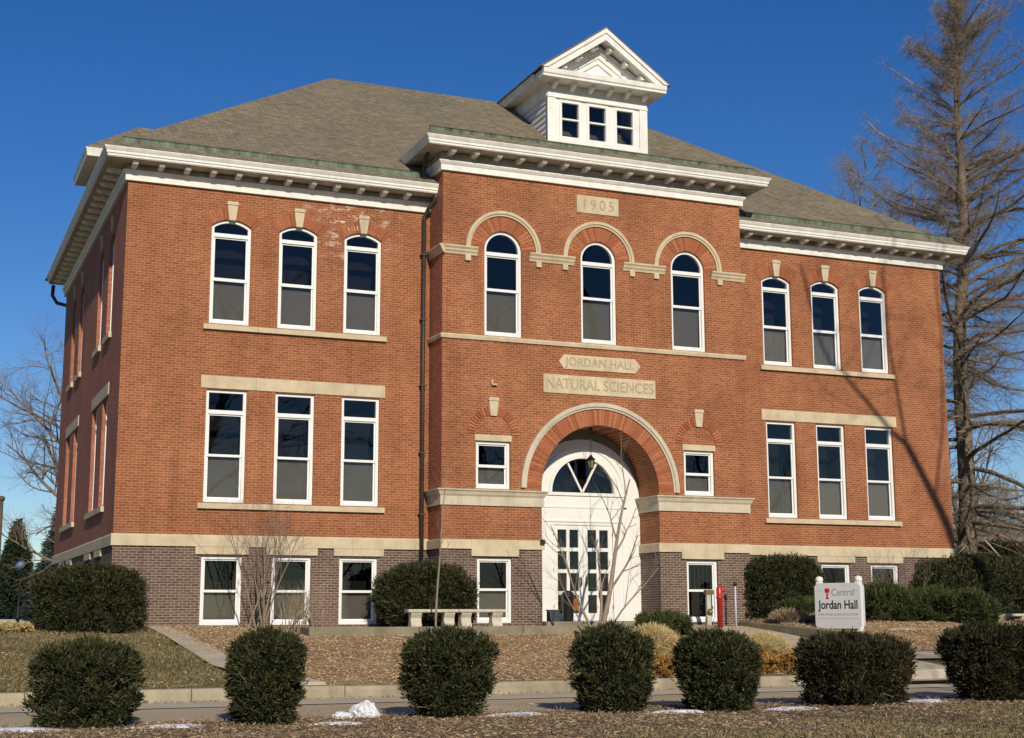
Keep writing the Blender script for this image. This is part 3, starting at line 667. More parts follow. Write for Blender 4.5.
# ---- dormer
DA, DB = 12.42, 15.82; DC = (DA+DB)/2; DE = 2.14
fd = front(YC-.02); dh = []
dw = MB(); wins = ((12.85, 13.47), (13.79, 14.41), (14.76, 15.37))
for x0, x1 in wins: dh.append(rect(x0, x1, 14.94, 16.08))
dw.plate(fd, rect(DA, DB, 14.3, 16.62), dh, 0, .12)
D_ = dw.build('dormer', WHITE2, B)
for x, s_ in ((DA, 1), (DB, -1)):
    m = MB()
    for i in range(11):
        z = 14.3+i*.19; m.add([(x-s_*.035, YC+.1, z), (x-s_*.035, 4.2, z), (x-s_*.008, 4.2, z+.19), (x-s_*.008, YC+.1, z+.19)], [(0, 1, 2, 3)])
    m.box((x-.001 if s_ > 0 else x-.04, YC+.1, 14.3), (x+.04 if s_ > 0 else x+.001, 4.2, 16.39)); m.build('clapboard_siding', WHITE2, D_)
m = MB()
for x in (DA-.045, DB-.235): m.box((x, YC-.07, 14.3), (x+.28, YC-.022, 16.2))
m.box((DA-.04, YC-.075, 16.2), (DB+.04, YC-.022, 16.62)); m.box((DA-.06, YC-.095, 16.18), (DB+.06, YC-.022, 16.235))
m.box((DA-.03, YC-.06, 14.3), (DB+.03, YC-.022, 14.88))
for x in (DA, DB): m.box((x-.06, YC-.02, 16.20), (x+.06, 3.6, 16.62))
m.build('trim', WHITE2, D_)
for x0, x1 in wins:
    m = MB(); m.plate(fd, rect(x0-.06, x1+.06, 14.88, 16.14), [rect(x0+.02, x1-.02, 14.96, 15.50), rect(x0+.02, x1-.02, 15.55, 16.06)], -.035, .06); m.build('window_frame', VIN, D_)
    m = MB(); m.plate(fd, rect(x0, x1, 14.94, 16.08), (), .065, .07); m.build('window_pane', GLASS, D_, False)
m = MB(); m.box((DA+.06, .4, 14.3), (DB-.06, .46, 16.6)); m.build('dark_backing', INT, D_)  # added near-black sheet that darkens the dormer panes
m = MB(); m.box((14.95, -.9, 14.9), (15.08, -.85, 15.42)); m.build('board', BRASS, D_)
zE, zP = 16.62, 18.42
m = MB(); yf = YC-.66
# horizontal pediment cornice and soffit
m.prism([(yf+.02, zE), (yf+.02, zE+.06), (yf-.02, zE+.10), (yf-.04, zE+.24), (YC, zE+.24), (YC, zE)], lambda u, p, q_: (u, p, q_), DC-DE, DC+DE)
for s_ in (-1, 1):
    x = DC+s_*DE; m.prism([(0, zE), (0, zE+.06), (.04*s_, zE+.10), (.06*s_, zE+.24), (-.56*s_, zE+.24), (-.56*s_, zE)], lambda u, p, q_: (x+p, u, q_), YC, 3.2)
# raking cornice
def rake(z): return z
for s_ in (-1, 1):
    o = [(DC+s_*(DE+.04), zE+.24), (DC+s_*(DE-.42), zE+.24), (DC, zP-.36), (DC, zP)]
    m.plate(front(0), o, (), yf-.03, yf+.10)
    o3 = [(DC+s_*(DE+.05), zE+.25), (DC+s_*(DE-.12), zE+.25), (DC, zP-.13), (DC, zP+.008)]
    m.plate(front(0), o3, (), yf-.075, yf-.028)
    o2 = [(DC+s_*(DE-.10), zE+.30), (DC+s_*(DE-.32), zE+.26), (DC, zP-.24), (DC, zP-.10)]
    m.plate(front(0), o2, (), yf+.10, YC)
m.build('pediment', WHITE2, D_)
t = MB(); t.plate(front(YC-.03), [(DC-DE+.2, zE+.2), (DC+DE-.2, zE+.2), (DC, zP-.16)], (), 0, .04)
def tri(k): return [(DC-DE*k, zE+.62-.40*k), (DC+DE*k, zE+.62-.40*k), (DC, zE+.62+1.0*k)]
for k0, k1, d in ((.80, .60, -.20), (.60, .42, -.14), (.42, .25, -.09)): t.plate(front(YC), tri(k0), [tri(k1)], d, -.0)
t.build('tympanum', WHITE2, D_)
for i in range(6):
    m = MB(); u = DA+.12+i*(DB-DA-.24)/5; m.prism([(YC-.08, zE-.2), (YC-.2, zE-.17), (YC-.42, zE-.09), (YC-.46, zE-.002), (YC-.08, zE-.002)], lambda q0, p, q_: (q0, p, q_), u-.06, u+.06); m.build('dormer_bracket', CREAM, D_)
sl = (zP-zE-.24)/DE
for s_ in (-1, 1):
    for k in (.14, .42, .70):
        u = DC+s_*k*(DE-.2); z = zP-.30-k*(DE-.2)*sl
        m = MB(); m.box((u-.07, yf+.12, z-.13), (u+.07, YC-.03, z+.02)); m.build('dormer_bracket', CREAM, D_)
m = MB()
for s_ in (-1, 1):
    a_ = [(DC+s_*(DE+.10), zE+.235), (DC, zP+.015)]
    V = [(a_[0][0], yf-.06, a_[0][1]), (a_[1][0], yf-.06, a_[1][1]), (a_[1][0], 4.6, a_[1][1]), (a_[0][0], 4.0, a_[0][1])]
    m.add(V+[(x, y, z+.05) for x, y, z in V], [(0, 1, 2, 3), (4, 5, 6, 7), (0, 1, 5, 4), (1, 2, 6, 5), (2, 3, 7, 6), (3, 0, 4, 7)])
m.build('dormer_roof', SHINGLE, D_)
# ---- pipes
m = MB(); m.tube([(8.95, -.62, 12.9), (8.93, -.6, 12.65), (8.80, -.3, 12.4), (8.74, -.13, 12.2), (8.73, -.12, 8), (8.73, -.12, .0)], .062, 8)
for z in (11, 9, 7, 5, 3.2): m.box((8.64, -.2, z), (8.82, .0, z+.04))
m.build('downpipe', DARKMET, B)
m = MB(); m.tube([(8.55, -1.0, 14.0), (8.56, -.75, 13.9), (8.57, -.55, 13.5), (8.6, -.5, 13.2)], .06, 8); m.build('downpipe', DARKMET, B)
m = MB(); m.tube([(19.5, -.9, 14.0), (19.5, -.6, 13.8), (19.5, -.5, 13.2)], .06, 8); m.build('downpipe', DARKMET, B)
m = MB(); m.tube([(-.45, YB+.6, 12.9), (-.47, YB+.6, 12.5), (-.3, YB+.5, 12.2), (.1, YB+.2, 12.05), (.1, YB+.1, 11.8), (.1, YB+.1, 0)], .07, 8); m.build('downpipe', DARKMET, B)
# ---- lantern in the arch
La = thing('pendant_lantern', 'small black iron lantern hanging in the entrance arch', 'lantern', (14.06, -.5, 4.70))
m = MB(); m.tube([(-.03, 0, .42), (-.03, 0, 1.22)], .008, 5); m.tube([(.03, 0, .42), (.03, 0, 1.22)], .008, 5); m.box((-.05, -.03, 1.2), (.05, .03, 1.262)); m.build('chain', BLACKMET, La)
m = MB(); m.lathe([(.02, .44), (.05, .40), (.15, .30), (.15, .28), (.11, .275)], n=6, sm=False)
for k in range(6):
    a = 2*math.pi*k/6; m.tube([(.11*math.cos(a), .11*math.sin(a), .28), (.075*math.cos(a), .075*math.sin(a), .03)], .01, 4)
m.lathe([(.085, .03), (.06, 0), (.02, -.03)], n=6, sm=False); m.build('lantern_cage', BLACKMET, La)
m = MB(); m.lathe([(.07, .035), (.10, .27)], n=6, sm=False); m.build('lantern_glass', simple('amber_glass', (.25, .18, .08), .2, .1, 5, .5), La)
# ------------------------------------------------------------------ furniture
def bench(x, y, z, ln, rz, label, lean=0):
    o = thing('concrete_bench', label, 'bench', (x, y, z), 'concrete benches beside the building', rz)
    m = MB(); m.prism([(-.19, .385), (-.21, .41), (-.21, .45), (-.19, .475), (.19, .475), (.21, .45), (.21, .41), (.19, .385)], lambda u, p, q_: (u, p, q_), -ln/2, ln/2); m.build('seat', CONC2, o, bevel=.008)
    for s_ in (-1, 1):
        m = MB(); u = s_*(ln/2-.24)
        m.plate(lambda a, d, zz: (u+d, a, zz), [(-.17, 0), (.17, 0), (.17, .06), (.11, .14), (.10, .24), (.16, .33), (.18, .384), (-.18, .384), (-.16, .33), (-.10, .24), (-.11, .14), (-.17, .06)], (), -.15, .15); m.build('leg', CONC2, o, bevel=.006)
    return o
bench(8.22, -2.45, -.004, 1.42, R(-3), 'pale concrete bench on the terrace in front of the round yew, left of its pair')
bench(9.72, -2.25, -.004, 1.42, R(3), 'pale concrete bench on the terrace below the basement window left of the entrance')
bench(28.45, -2.2, -.17, 1.5, R(4), 'pale concrete bench at the right edge beside the dark spreading bushes')
Sg = thing('sign_board', 'white two post sign with grey panel and black lettering, standing before the right wing', 'sign', (19.9, -4.8, -.30), rz=R(-64)); Sg.scale = (.9, .9, .96)
# local frame: panel along local x, facing local -y
for s_ in (-1, 1):
    m = MB(); u = s_*.70; m.box((u-.085, -.085, -.3), (u+.085, .085, 1.62)); m.lathe([(.10, 1.60), (.125, 1.63), (.125, 1.70), (.10, 1.74), (.02, 1.77)], (u, 0, 0), 8, sm=False); m.build('post', WHITE, Sg, bevel=.01)
def panel(hw, z0, z1, k): return [(-hw+k, z0), (hw-k, z0), (hw-k, z0+k), (hw, z0+k), (hw, z1-k), (hw-k, z1-k), (hw-k, z1), (-hw+k, z1), (-hw+k, z1-k), (-hw, z1-k), (-hw, z0+k), (-hw+k, z0+k)]
def panel2(hw, z0, z1, k): return [(-hw+k, z0), (hw-k, z0), (hw, z0+k), (hw, z1-k), (hw-k, z1), (-hw+k, z1), (-hw, z1-k), (-hw, z0+k)]
for y0, y1 in ((-.135, -.09), (.09, .135)):
    m = MB(); m.plate(lambda u, d, z: (u, d, z), panel2(.82, .20, 1.56, .10), (), y0, y1); P_ = m.build('sign_panel', [SIGNF], Sg, bevel=.006)
    if y0 < 0:
        text('Central', .30, GREYINK, P_, 'lettering', (.20, -.1365, 1.27), RF, .001, .9)
        text('Jordan Hall', .36, INK, P_, 'lettering', (.02, -.1365, .90), RF, .001, .86, .008)
        text('COMM. STUDIES, GLOBAL EXP. & CULTURE', .095, GREYINK, P_, 'lettering', (0, -.1365, .62), RF, .001, .78)
        m = MB(); m.plate(lambda u, d, z: (u-.36, d, z), rect(-.085, .085, 1.27, 1.40), (), -.1375, -.1352); m.plate(lambda u, d, z: (u-.36, d, z), [(-.06, 1.08), (.06, 1.08), (.03, 1.16), (.03, 1.262), (-.03, 1.262), (-.03, 1.16)], (), -.1372, -.1352); m.build('emblem', REDINK, P_)
        for a in (rect(-.72, -.50, 1.325, 1.333), rect(.58, .74, 1.325, 1.333), rect(-.74, .74, .50, .508)):
            m = MB(); m.plate(lambda u, d, z: (u, d, z), a, (), -.1372, -.1352); m.build('rule', GREYINK, P_)
# standpipes by the wall
o = thing('red_standpipe', 'bright red standpipe post in front of the foundation right of the entrance', 'standpipe', (17.63, -1.9, -.08))
m = MB(); m.lathe([(.085, 0), (.085, .86), (.105, .87), (.105, .92), (.092, .93), (.092, 1.14), (.075, 1.2), (.03, 1.24)], n=14); m.build('pipe', RED, o)
m = MB(); m.tube([(.02, -.02, 1.08), (.16, -.07, 1.12)], [.045, .052], 8); m.tube([(.1, -.08, .9), (.15, -.1, .6)], .012, 5); m.build('outlet', RED, o)
o = thing('valve_post', 'grey green valve post with brass fittings beside the red standpipe', 'valve', (17.27, -1.85, -.08))
m = MB(); m.box((-.075, -.05, 0), (.075, .05, 1.02)); m.build('post', GREYPNT, o, bevel=.01)
m = MB(); m.box((-.12, -.07, .98), (.16, .06, 1.12)); m.build('valve_head', BRASS, o); m = MB(); m.tube([(0, -.05, .5), (0, -.13, .5)], .06, 10); m.lathe([(.05, .40), (.08, .43), (.08, .5), (.03, .54)], (-.0, -.10, 0), 10); m.build('valve', BRASS, o)
m = MB(); m.tube([(-.12, -.06, 0), (-.12, -.06, .35), (-.05, -.06, .42)], .03, 8); m.build('inlet_pipe', BRASS, o)
o = thing('slim_pole', 'thin pale pole with a small black cap right of the red standpipe', 'pole', (18.19, -1.9, -.08))
m = MB(); m.tube([(0, 0, -.1), (0, 0, 1.25)], .03, 8); m.build('shaft', simple('pale_blue_paint', (.45, .50, .56), .4, .05, 4), o)
m = MB(); m.lathe([(.055, 1.24), (.055, 1.34), (.03, 1.37)], n=8); m.build('cap', BLACKMET, o)
o = thing('storage_box', 'blue grey plastic box on the doorstep left of the white doors', 'box', (12.42, -1.22, .12))
m = MB(); m.box((-.16, -.12, 0), (.16, .12, .30)); m.build('bin', BLUEBOX, o, bevel=.015); m = MB(); m.box((-.18, -.14, .302), (.18, .14, .34)); m.build('lid', BLUEBOX, o, bevel=.01)
o = thing('litter_bin', 'black litter bin standing in front of the left white door', 'bin', (13.33, -.3, .12))
m = MB(); m.lathe([(.15, 0), (.165, .04), (.175, .72), (.185, .74), (.185, .78)], n=16); m.build('drum', BLACKMET, o); m = MB(); m.lathe([(.185, .782), (.175, .84), (.09, .90), (.02, .91)], n=16); m.build('lid', BLACKMET, o)

# ------------------------------------------------------------------ plants
def bush(name, label, cat, cx, cy, z0, rx, ry, h, n, seed, mat, group=None, low=.72, peak=.55, top=.55, L=(.05, .10), W=.03, shoots=0, lump=.06, core=True, gap=.0, stem=True, corem=None):
    r = np.random.default_rng(seed); o = thing(name, label, cat, (cx, cy, z0), group)
    ph = r.uniform(0, 6.28, (6, 3)); fq = r.uniform(2, 5.5, (6, 3))
    def radius(t):     # profile over height 0..1
        lowp = low+(1-low)*np.sin(np.clip(t/peak, 0, 1)*math.pi/2)
        hip = np.where(t > peak, (1-((t-peak)/(1-peak))**(2/top*1.0)).clip(0)**.5, 1)
        return lowp*hip
    def surf(th, t, depth):
        rr = radius(t); ce, se = np.cos(th), np.sin(th); e = .78
        x = np.sign(ce)*np.abs(ce)**e*rr; y = np.sign(se)*np.abs(se)**e*rr; P = np.stack([x, y, t], 1)
        k = sum(np.sin(P @ (fq[i]*1.6)+ph[i, 0]*2) for i in range(6))/6+.5*np.sin(P @ (fq[1]*4.2)+ph[2, 1])*np.sin(P @ (fq[3]*4.6)+1)
        s = (1+lump*2.0*k)*(1-depth)
        Q = np.stack([x*rx*s, y*ry*s, (.03+t*(.97+lump*.6*k)-depth*.5*t)*h], 1)
        Nn = np.stack([x/rx, y/ry, np.where(t > peak, (t-peak)*1.6, -.15)/h*1.4], 1); return Q, unit(Nn), k
    nc = max(60, int(n/55)); m = int(nc*.72); th = r.uniform(0, 2*math.pi, nc); t = np.concatenate([r.uniform(0, 1, m)**.85, 1-r.uniform(0, 1, nc-m)**2*.35])
    Q, Nn, k = surf(th, t, r.uniform(0, 1, nc)**1.3*.20-.035-.05*(r.uniform(0, 1, nc) > .93)); keep = r.uniform(0, 1, nc) > gap*(k < -.25); Q, Nn = Q[keep], Nn[keep]
    up_ = unit(Nn*.75+r.normal(size=Q.shape)*.32+np.array([0, 0, .55])); nk = n//len(Q)+1; cr = 1.25*(rx*ry*h)**(1/3)*.085
    ci = np.repeat(np.arange(len(Q)), nk); sp_ = r.normal(size=(len(ci), 3))*cr*.55; al = r.uniform(-.9, 1, len(ci))
    P_ = Q[ci]+sp_*(1-.45*np.clip(al, 0, 1))[:, None]+up_[ci]*(al*cr)[:, None]; P_[:, 2] = np.maximum(P_[:, 2], .02)
    D = up_[ci]*.9+unit(sp_)*.6+r.normal(size=P_.shape)*.35; ln = r.uniform(L[0], L[1], len(ci))
    Vv = quads(P_, D, W*r.uniform(.6, 1.3, len(ci)), ln, r)
    if shoots:
        th = r.uniform(0, 2*math.pi, shoots); t = 1-r.uniform(0, 1, shoots)**2*.25; Q2, N2, _ = surf(th, t, np.zeros(shoots))
        Vv = np.concatenate([Vv, quads(Q2, N2*.35+r.normal(size=Q2.shape)*.2+np.array([0, 0, 1.]), .022, r.uniform(.10, .24, shoots), r)])
    np_obj('foliage', Vv, 4, mat, o)
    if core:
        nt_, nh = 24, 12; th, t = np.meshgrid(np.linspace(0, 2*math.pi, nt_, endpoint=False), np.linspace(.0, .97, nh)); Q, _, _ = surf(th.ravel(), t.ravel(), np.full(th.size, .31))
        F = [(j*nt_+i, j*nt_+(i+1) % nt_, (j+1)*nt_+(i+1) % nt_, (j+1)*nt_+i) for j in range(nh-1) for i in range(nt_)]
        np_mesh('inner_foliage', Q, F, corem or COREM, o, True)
    if shoots:
        nb_ = 130; th = r.uniform(0, 2*math.pi, nb_); t = r.uniform(.1, 1, nb_); Q3, N3, _ = surf(th, t, np.full(nb_, .10)); d3 = unit(N3*.7+r.normal(size=Q3.shape)*.35+np.array([0, 0, .5])); l3 = r.uniform(.10, .26, nb_)[:, None]
        segs_mesh('bare_twigs', Q3, Q3+d3*l3, np.full(nb_, .006), np.full(nb_, .003), STALK, o)['kind'] = 'stuff'
    if stem:
        m_ = MB()
        for i in range(5):
            a = r.uniform(0, 6.28); m_.tube([(math.cos(a)*rx*.15, math.sin(a)*ry*.15, -.08), (math.cos(a)*rx*.4, math.sin(a)*ry*.4, h*.35)], [.035, .02], 6)
        m_.build('stem', BARK2, o)
    return o
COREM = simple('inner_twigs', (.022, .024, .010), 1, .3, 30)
HG = 'clipped yew bushes in a row along the road'
HB = [(-2.63, -17.85, .70, .64, 1.22, 'wide clipped yew bush at the left end of the roadside row', YEW, 40),
      (-.02, -18.05, .52, .54, 1.36, 'narrow upright clipped yew bush in front of the bare shrubs by the left wing', YEW, 60),
      (2.92, -18.05, .66, .64, 1.36, 'rounded yew bush with ragged shoots in front of the concrete benches', YEW, 160),
      (5.78, -18.15, .57, .58, 1.38, 'clipped yew bush in front of the white entrance doors', YEW, 80),
      (7.64, -18.4, .61, .60, 1.31, 'clipped yew bush in front of the red standpipe', YEW, 60),
      (10.45, -18.4, 1.0, .66, 1.20, 'broad brownish yew bush in front of the white sign', YEW2, 260),
      (13.72, -18.2, .84, .78, 1.38, 'dark yew bush tapering downward at the right end of the roadside row', YEW2, 120)]
HB = [(x, y, rx*.925, ry*.93, h*.945, lb, mt, sh) for x, y, rx, ry, h, lb, mt, sh in HB]
for i, (x, y, rx, ry, h, lb, mt, sh) in enumerate(HB):
    bush('yew_bush', lb, 'bush', x, y, -1.31, rx, ry, h, 30000 if rx < 1 else 42000, 20+i, mt, HG, low=(.80, .74, .62, .70, .70, .80, .60)[i], peak=(.5, .55, .6, .5, .5, .6, .62)[i], top=(.42, .5, .55, .42, .5, .38, .45)[i], L=(.035, .085), W=.024, shoots=sh, lump=.10, gap=.4)
WG = 'dark yew bushes against the building'
bush('yew_bush', 'big rounded dark yew against the left corner of the building', 'bush', -.68, -1.1, -.1, 1.27, .78, 1.56, 42000, 41, YEW, WG, low=.86, peak=.5, top=.5, L=(.05, .11), W=.03, lump=.06)
bush('yew_bush', 'rounded dark yew behind the concrete benches left of the entrance', 'bush', 8.5, -1.2, -.01, 1.34, .74, 1.62, 42000, 42, YEW, WG, low=.86, peak=.42, top=.62, L=(.05, .11), W=.03, lump=.05)
bush('yew_bush', 'boxy dark yew against the right wing behind the white sign', 'bush', 20.4, -1.1, 0, 1.24, .70, 1.96, 46000, 43, YEW, WG, low=.9, peak=.55, top=.36, L=(.05, .11), W=.03, lump=.05)
bush('yew_bush', 'huge dark spreading yew at the right corner of the building', 'bush', 28.6, -.4, -.05, 2.3, 1.0, 2.1, 60000, 44, YEW, WG, low=.9, peak=.4, top=.7, L=(.06, .13), W=.035, lump=.08)
bush('yew_bush', 'dark yew hidden behind the far right bench', 'bush', 31.9, -.2, -.05, 1.8, 1.0, 1.75, 40000, 45, YEW, WG, low=.9, peak=.4, top=.7, L=(.06, .13), W=.035, lump=.08)
JG = 'green juniper shrubs in the right bed'
for i, (x, y, rx, ry, h, lb) in enumerate(((23.4, -2.1, 1.05, .8, 1.05, 'light green spreading juniper just right of the white sign'), (25.3, -2.3, 1.0, .8, .95, 'middle green juniper between the sign and the dark corner yew'), (26.0, -3.4, .5, .5, .95, 'small upright juniper left of the far right bench'), (20.6, -2.1, .9, .45, .55, 'low green juniper below the boxy yew'))):
    bush('juniper', lb, 'shrub', x, y, float(hgt(x, y))+.02, rx, ry, h*.85, 13000, 60+i, JUN, JG, low=.8, peak=.4, top=.8, L=(.10, .26), W=.03, lump=.2, gap=.7)
bush('juniper', 'small grey green juniper at the foot of the bare tree by the entrance', 'shrub', 14.75, -3.6, -.38, .75, .45, .62, 9000, 66, JUN, JG, low=.8, peak=.4, top=.8, L=(.06, .16), W=.028, lump=.16, gap=.5)
# ornamental grasses
def tuft(x, y, r_, h, n, seed, label, name='ornamental_grass', mat=TAN, cat='grass clump', group=None, droop=.6):
    r = np.random.default_rng(seed); o = thing(name, label, cat, (x, y, float(hgt(x, y))), group)
    a = r.uniform(0, 6.283, n); rad = r_*np.sqrt(r.uniform(0, 1, n)); s = r.uniform(.55, 1, n)*np.sqrt(np.clip(1-(rad/r_)**2*.75, 0, 1)); out = np.stack([np.cos(a), np.sin(a), 0*a], 1); k = 3; V_ = []
    p = out*(rad*.75)[:, None]; d = out*((rad/r_)*.55)[:, None]+np.array([0, 0, 1.])+r.normal(size=(n, 3))*.18
    for j in range(k):
        ln = h*s/k; V_.append(quads(p, d, .014, ln*1.1, r)); p = p+unit(d)*ln[:, None]; d = d+out*droop*.5+np.array([0, 0, -.42])*droop
    np_obj('blades', np.concatenate(V_), 4, mat, o); return o
GG = 'clumps of tan ornamental grass along the entrance walk'
TANC = simple('matted_dry_grass', (.34, .25, .11), .95, .3, 12)
for x, y, rx, h, lb, sd_ in ((10.62, -10.6, .46, .84, 'taller pale tan grass clump between the fourth and fifth roadside bushes', 70), (13.62, -10.5, .54, .60, 'low rounded tan grass clump beside the entrance walk behind the broad yew bush', 71)):
    bush('ornamental_grass', lb, 'grass clump', x, y, float(hgt(x, y)), rx, rx*.9, h, 16000, sd_, TAN, GG, low=.6, peak=.45, top=.85, L=(.10, .26), W=.012, lump=.04, stem=False, corem=TANC)
for i, (x, y) in enumerate(((13.1, -11.2), (13.9, -11.25), (10.3, -11.4))):
    bush('groundcover_clump', ('russet leafy clump at the left foot of the tan grass', 'russet leafy clump at the right foot of the tan grass beside the walk', 'russet leafy clump below the tall pale grass')[i], 'plant', x, y, float(hgt(x, y)), .42, .25, .38, 2500, 75+i, ORG, 'russet clumps under the grasses', L=(.04, .09), W=.03, lump=.1, core=False, stem=False)
tuft(19.6, -2.6, .6, .5, 5000, 73, 'low greyish dry perennial clump in front of the boxy yew', 'dry_perennial', STALK, 'plant', droop=.4)
tuft(20.6, -3.0, .5, .42, 4000, 74, 'low dry perennial clump just behind the white sign', 'dry_perennial', STALK, 'plant', droop=.4)
bush('groundcover_clump', 'tan leafy mound at the left edge of the lawn', 'plant', -2.75, -1.6, -.12, .6, .4, .22, 4000, 79, TAN, L=(.05, .1), W=.03, core=False, stem=False)
# ---- bare wood
class Wood:
    def __init__(s, seed): s.r = random.Random(seed); s.a = []; s.fine = []
    def seg(s, p, q, r0, r1): (s.a if r0 > s.split else s.fine).append((tuple(p), tuple(q), r0, r1))
    split = .02
    def grow(s, p, d, ln, rad, lv, cfg):
        """cfg per level: (segments, children, angle range, length factor, radius factor, jitter, tropism)"""
        ns, nc, (a0, a1), lf, rf, jit, trop = cfg[lv]; r = s.r; p = Vector(p); d = Vector(d).normalized(); pts = [p.copy()]; ds = [d.copy()]
        for i in range(ns):
            d = (d+Vector((r.gauss(0, jit), r.gauss(0, jit), r.gauss(0, jit)+trop))).normalized(); q = p+d*ln/ns
            s.seg(p, q, rad*(1-.75*i/ns), rad*(1-.75*(i+1)/ns)); p = q; pts.append(p.copy()); ds.append(d.copy())
        if lv+1 >= len(cfg): return
        for c in range(nc):
            t = .25+.75*(c+r.random())/nc if lv else .3+.7*(c+r.random())/nc; i = min(int(t*ns), ns-1); f = t*ns-i
            b = pts[i].lerp(pts[i+1], f); dd = ds[i+1]; ax = dd.orthogonal().normalized(); ax.rotate(Matrix.Rotation(r.uniform(0, 6.283), 3, dd).to_quaternion())
            nd = dd.copy(); nd.rotate(Matrix.Rotation(R(r.uniform(a0, a1)), 3, ax).to_quaternion())
            s.grow(b, nd, ln*lf*r.uniform(.6, 1.15)*(1.15-.5*t), max(.002, rad*(1-.7*t)*rf), lv+1, cfg)
    def make(s, o, bark, twig, nb=7, names=('trunk', 'crown')):
        for L, n, nm, mt in ((s.a, nb, names[0], bark), (s.fine, 3, names[1], twig)):
            if L: segs_mesh(nm, [x[0] for x in L], [x[1] for x in L], [x[2] for x in L], [x[3] for x in L], mt, o, n)
def tree(name, label, loc, seed, specs, cfg, bark=BARK2, twig=BRUSH, group=None, cat='tree', split=.02):
    o = thing(name, label, cat, loc, group); wd = Wood(seed); wd.split = split
    for p, d, ln, rad in specs: wd.grow(p, d, ln, rad, 0, cfg)
    wd.make(o, bark, twig); return o
# larch at the right
LX, LY = 35.25, 8.0
def larch():
    o = thing('larch_tree', 'tall bare larch with a straight grey trunk behind the right corner of the building', 'tree', (LX, LY, -.05)); rr = random.Random(8); wd = Wood(8); wd.split = .03
    H = 28.6; n = 40; tp = []
    for i in range(n+1):
        z = H*i/n; tp.append(Vector((1.5*(z/H)+.10*math.sin(z*.45), .08*math.sin(z*.6+1), z)))
    def rad(z): return .40*(1-z/H)**.85+.02
    for i in range(n): wd.seg(tp[i], tp[i+1], rad(H*i/n)*(1.35 if i == 0 else 1), rad(H*(i+1)/n))
    zs_ = sorted([rr.uniform(3.6, 8) for _ in range(22)]+[8+(H-8.2)*rr.random()**.85 for _ in range(200)])
    for z in zs_:
        t = z/H
        for j in range(1):
            a = rr.uniform(0, 6.283); sd2 = math.cos(a+R(38)); ln = min(8.8, 12.5*(1-t)**.93+.3+(2.3*max(0, sd2)*min(1, (1-t)*7) if t > .5 else 0))*rr.uniform(.4, 1.12); el = R(-14+66*t+rr.uniform(-14, 14)); i = min(int(z/H*n), n-1); b = tp[i].lerp(tp[i+1], z/H*n-i)
            d = Vector((math.cos(a)*math.cos(el), math.sin(a)*math.cos(el), math.sin(el))); p = b.copy(); r0 = min(.10, .011*ln+.012); m = 8; rad_ = r0
            for q in range(m):
                f = q/m; d = (d+Vector((rr.gauss(0, .09), rr.gauss(0, .09), rr.gauss(.0, .07)+(-.05 if f < .4 else .10)))).normalized(); p2 = p+d*ln/m
                wd.seg(p, p2, r0*(1-.8*f), r0*(1-.8*(f+1/m)))
                # side twigs, hanging and spurred
                for _ in range((7 if t < .7 else 4) if q else 1):
                    sd_ = d.cross(Vector((0, 0, 1))).normalized()*rr.choice((-1, 1)); td = (sd_*rr.uniform(.5, 1)+d*rr.uniform(.2, .9)+Vector((0, 0, rr.uniform(-.55, .35)))).normalized()
                    tl = ln*rr.uniform(.10, .30)*(1.1-.3*f); b0 = p.lerp(p2, rr.random()); tr_ = max(.0055, r0*.22*(1-f))
                    for s3 in range(3):
                        td = (td+Vector((rr.gauss(0, .16), rr.gauss(0, .16), rr.gauss(0, .16)-.06))).normalized(); b1 = b0+td*tl/3; wd.seg(b0, b1, tr_*(1-.25*s3), tr_*(.75-.25*s3))
                        for _ in range(3):
                            u = Vector((rr.gauss(0, 1), rr.gauss(0, 1), rr.gauss(-.2, 1))).normalized(); c0 = b0.lerp(b1, rr.random()); wd.seg(c0, c0+u*rr.uniform(.12, .42), .0042, .003)
                        b0 = b1
                p = p2
    wd.make(o, BARK, TWIG, 8); return o
larch()
CF = [(9, 10, (30, 65), .55, .55, .10, .03), (6, 9, (25, 60), .55, .55, .16, .04), (5, 8, (20, 55), .55, .6, .2, .03), (3, 0, (0, 0), 0, 0, .25, 0)]
# small multi-stemmed tree in front of the doors
CT = [(8, 5, (18, 42), .55, .6, .05, .02), (6, 5, (18, 45), .55, .6, .10, .03), (4, 4, (20, 45), .6, .65, .12, .02), (3, 0, (0, 0), 0, 0, .15, .02)]
tree('ornamental_tree', 'small bare multi stemmed tree in front of the white entrance doors', (12.75, -3.5, -.35), 12,
     [((0, 0, -.1), (.40, 0, 1), 4.9, .085), ((.05, .05, 0), (.12, .1, 1), 2.6, .055), ((-.08, 0, 0), (-.38, .05, 1), 3.4, .045), ((.1, -.05, 0), (.75, -.1, 1), 2.6, .035), ((-.1, .05, 0), (-.75, 0, .8), 2.0, .028) ], CT, PALEBARK, BRUSH, split=.012)
CS = [(6, 6, (12, 35), .6, .6, .06, .03), (4, 4, (12, 40), .6, .65, .10, .03), (3, 3, (15, 40), .6, .7, .12, .0), (2, 0, (0, 0), 0, 0, .12, 0)]
rs = random.Random(5)
tree('bare_shrub', 'thin tall bare shrub with grey stems in front of the left basement windows', (3.5, -1.7, -.15), 21, [((rs.uniform(-.3, .3), rs.uniform(-.2, .2), 0), (rs.uniform(-.45, .45), rs.uniform(-.2, .2), 1), rs.uniform(2.2, 3.3), .026) for _ in range(9)], CS, PALEBARK, BRUSH, split=.012, cat='shrub')
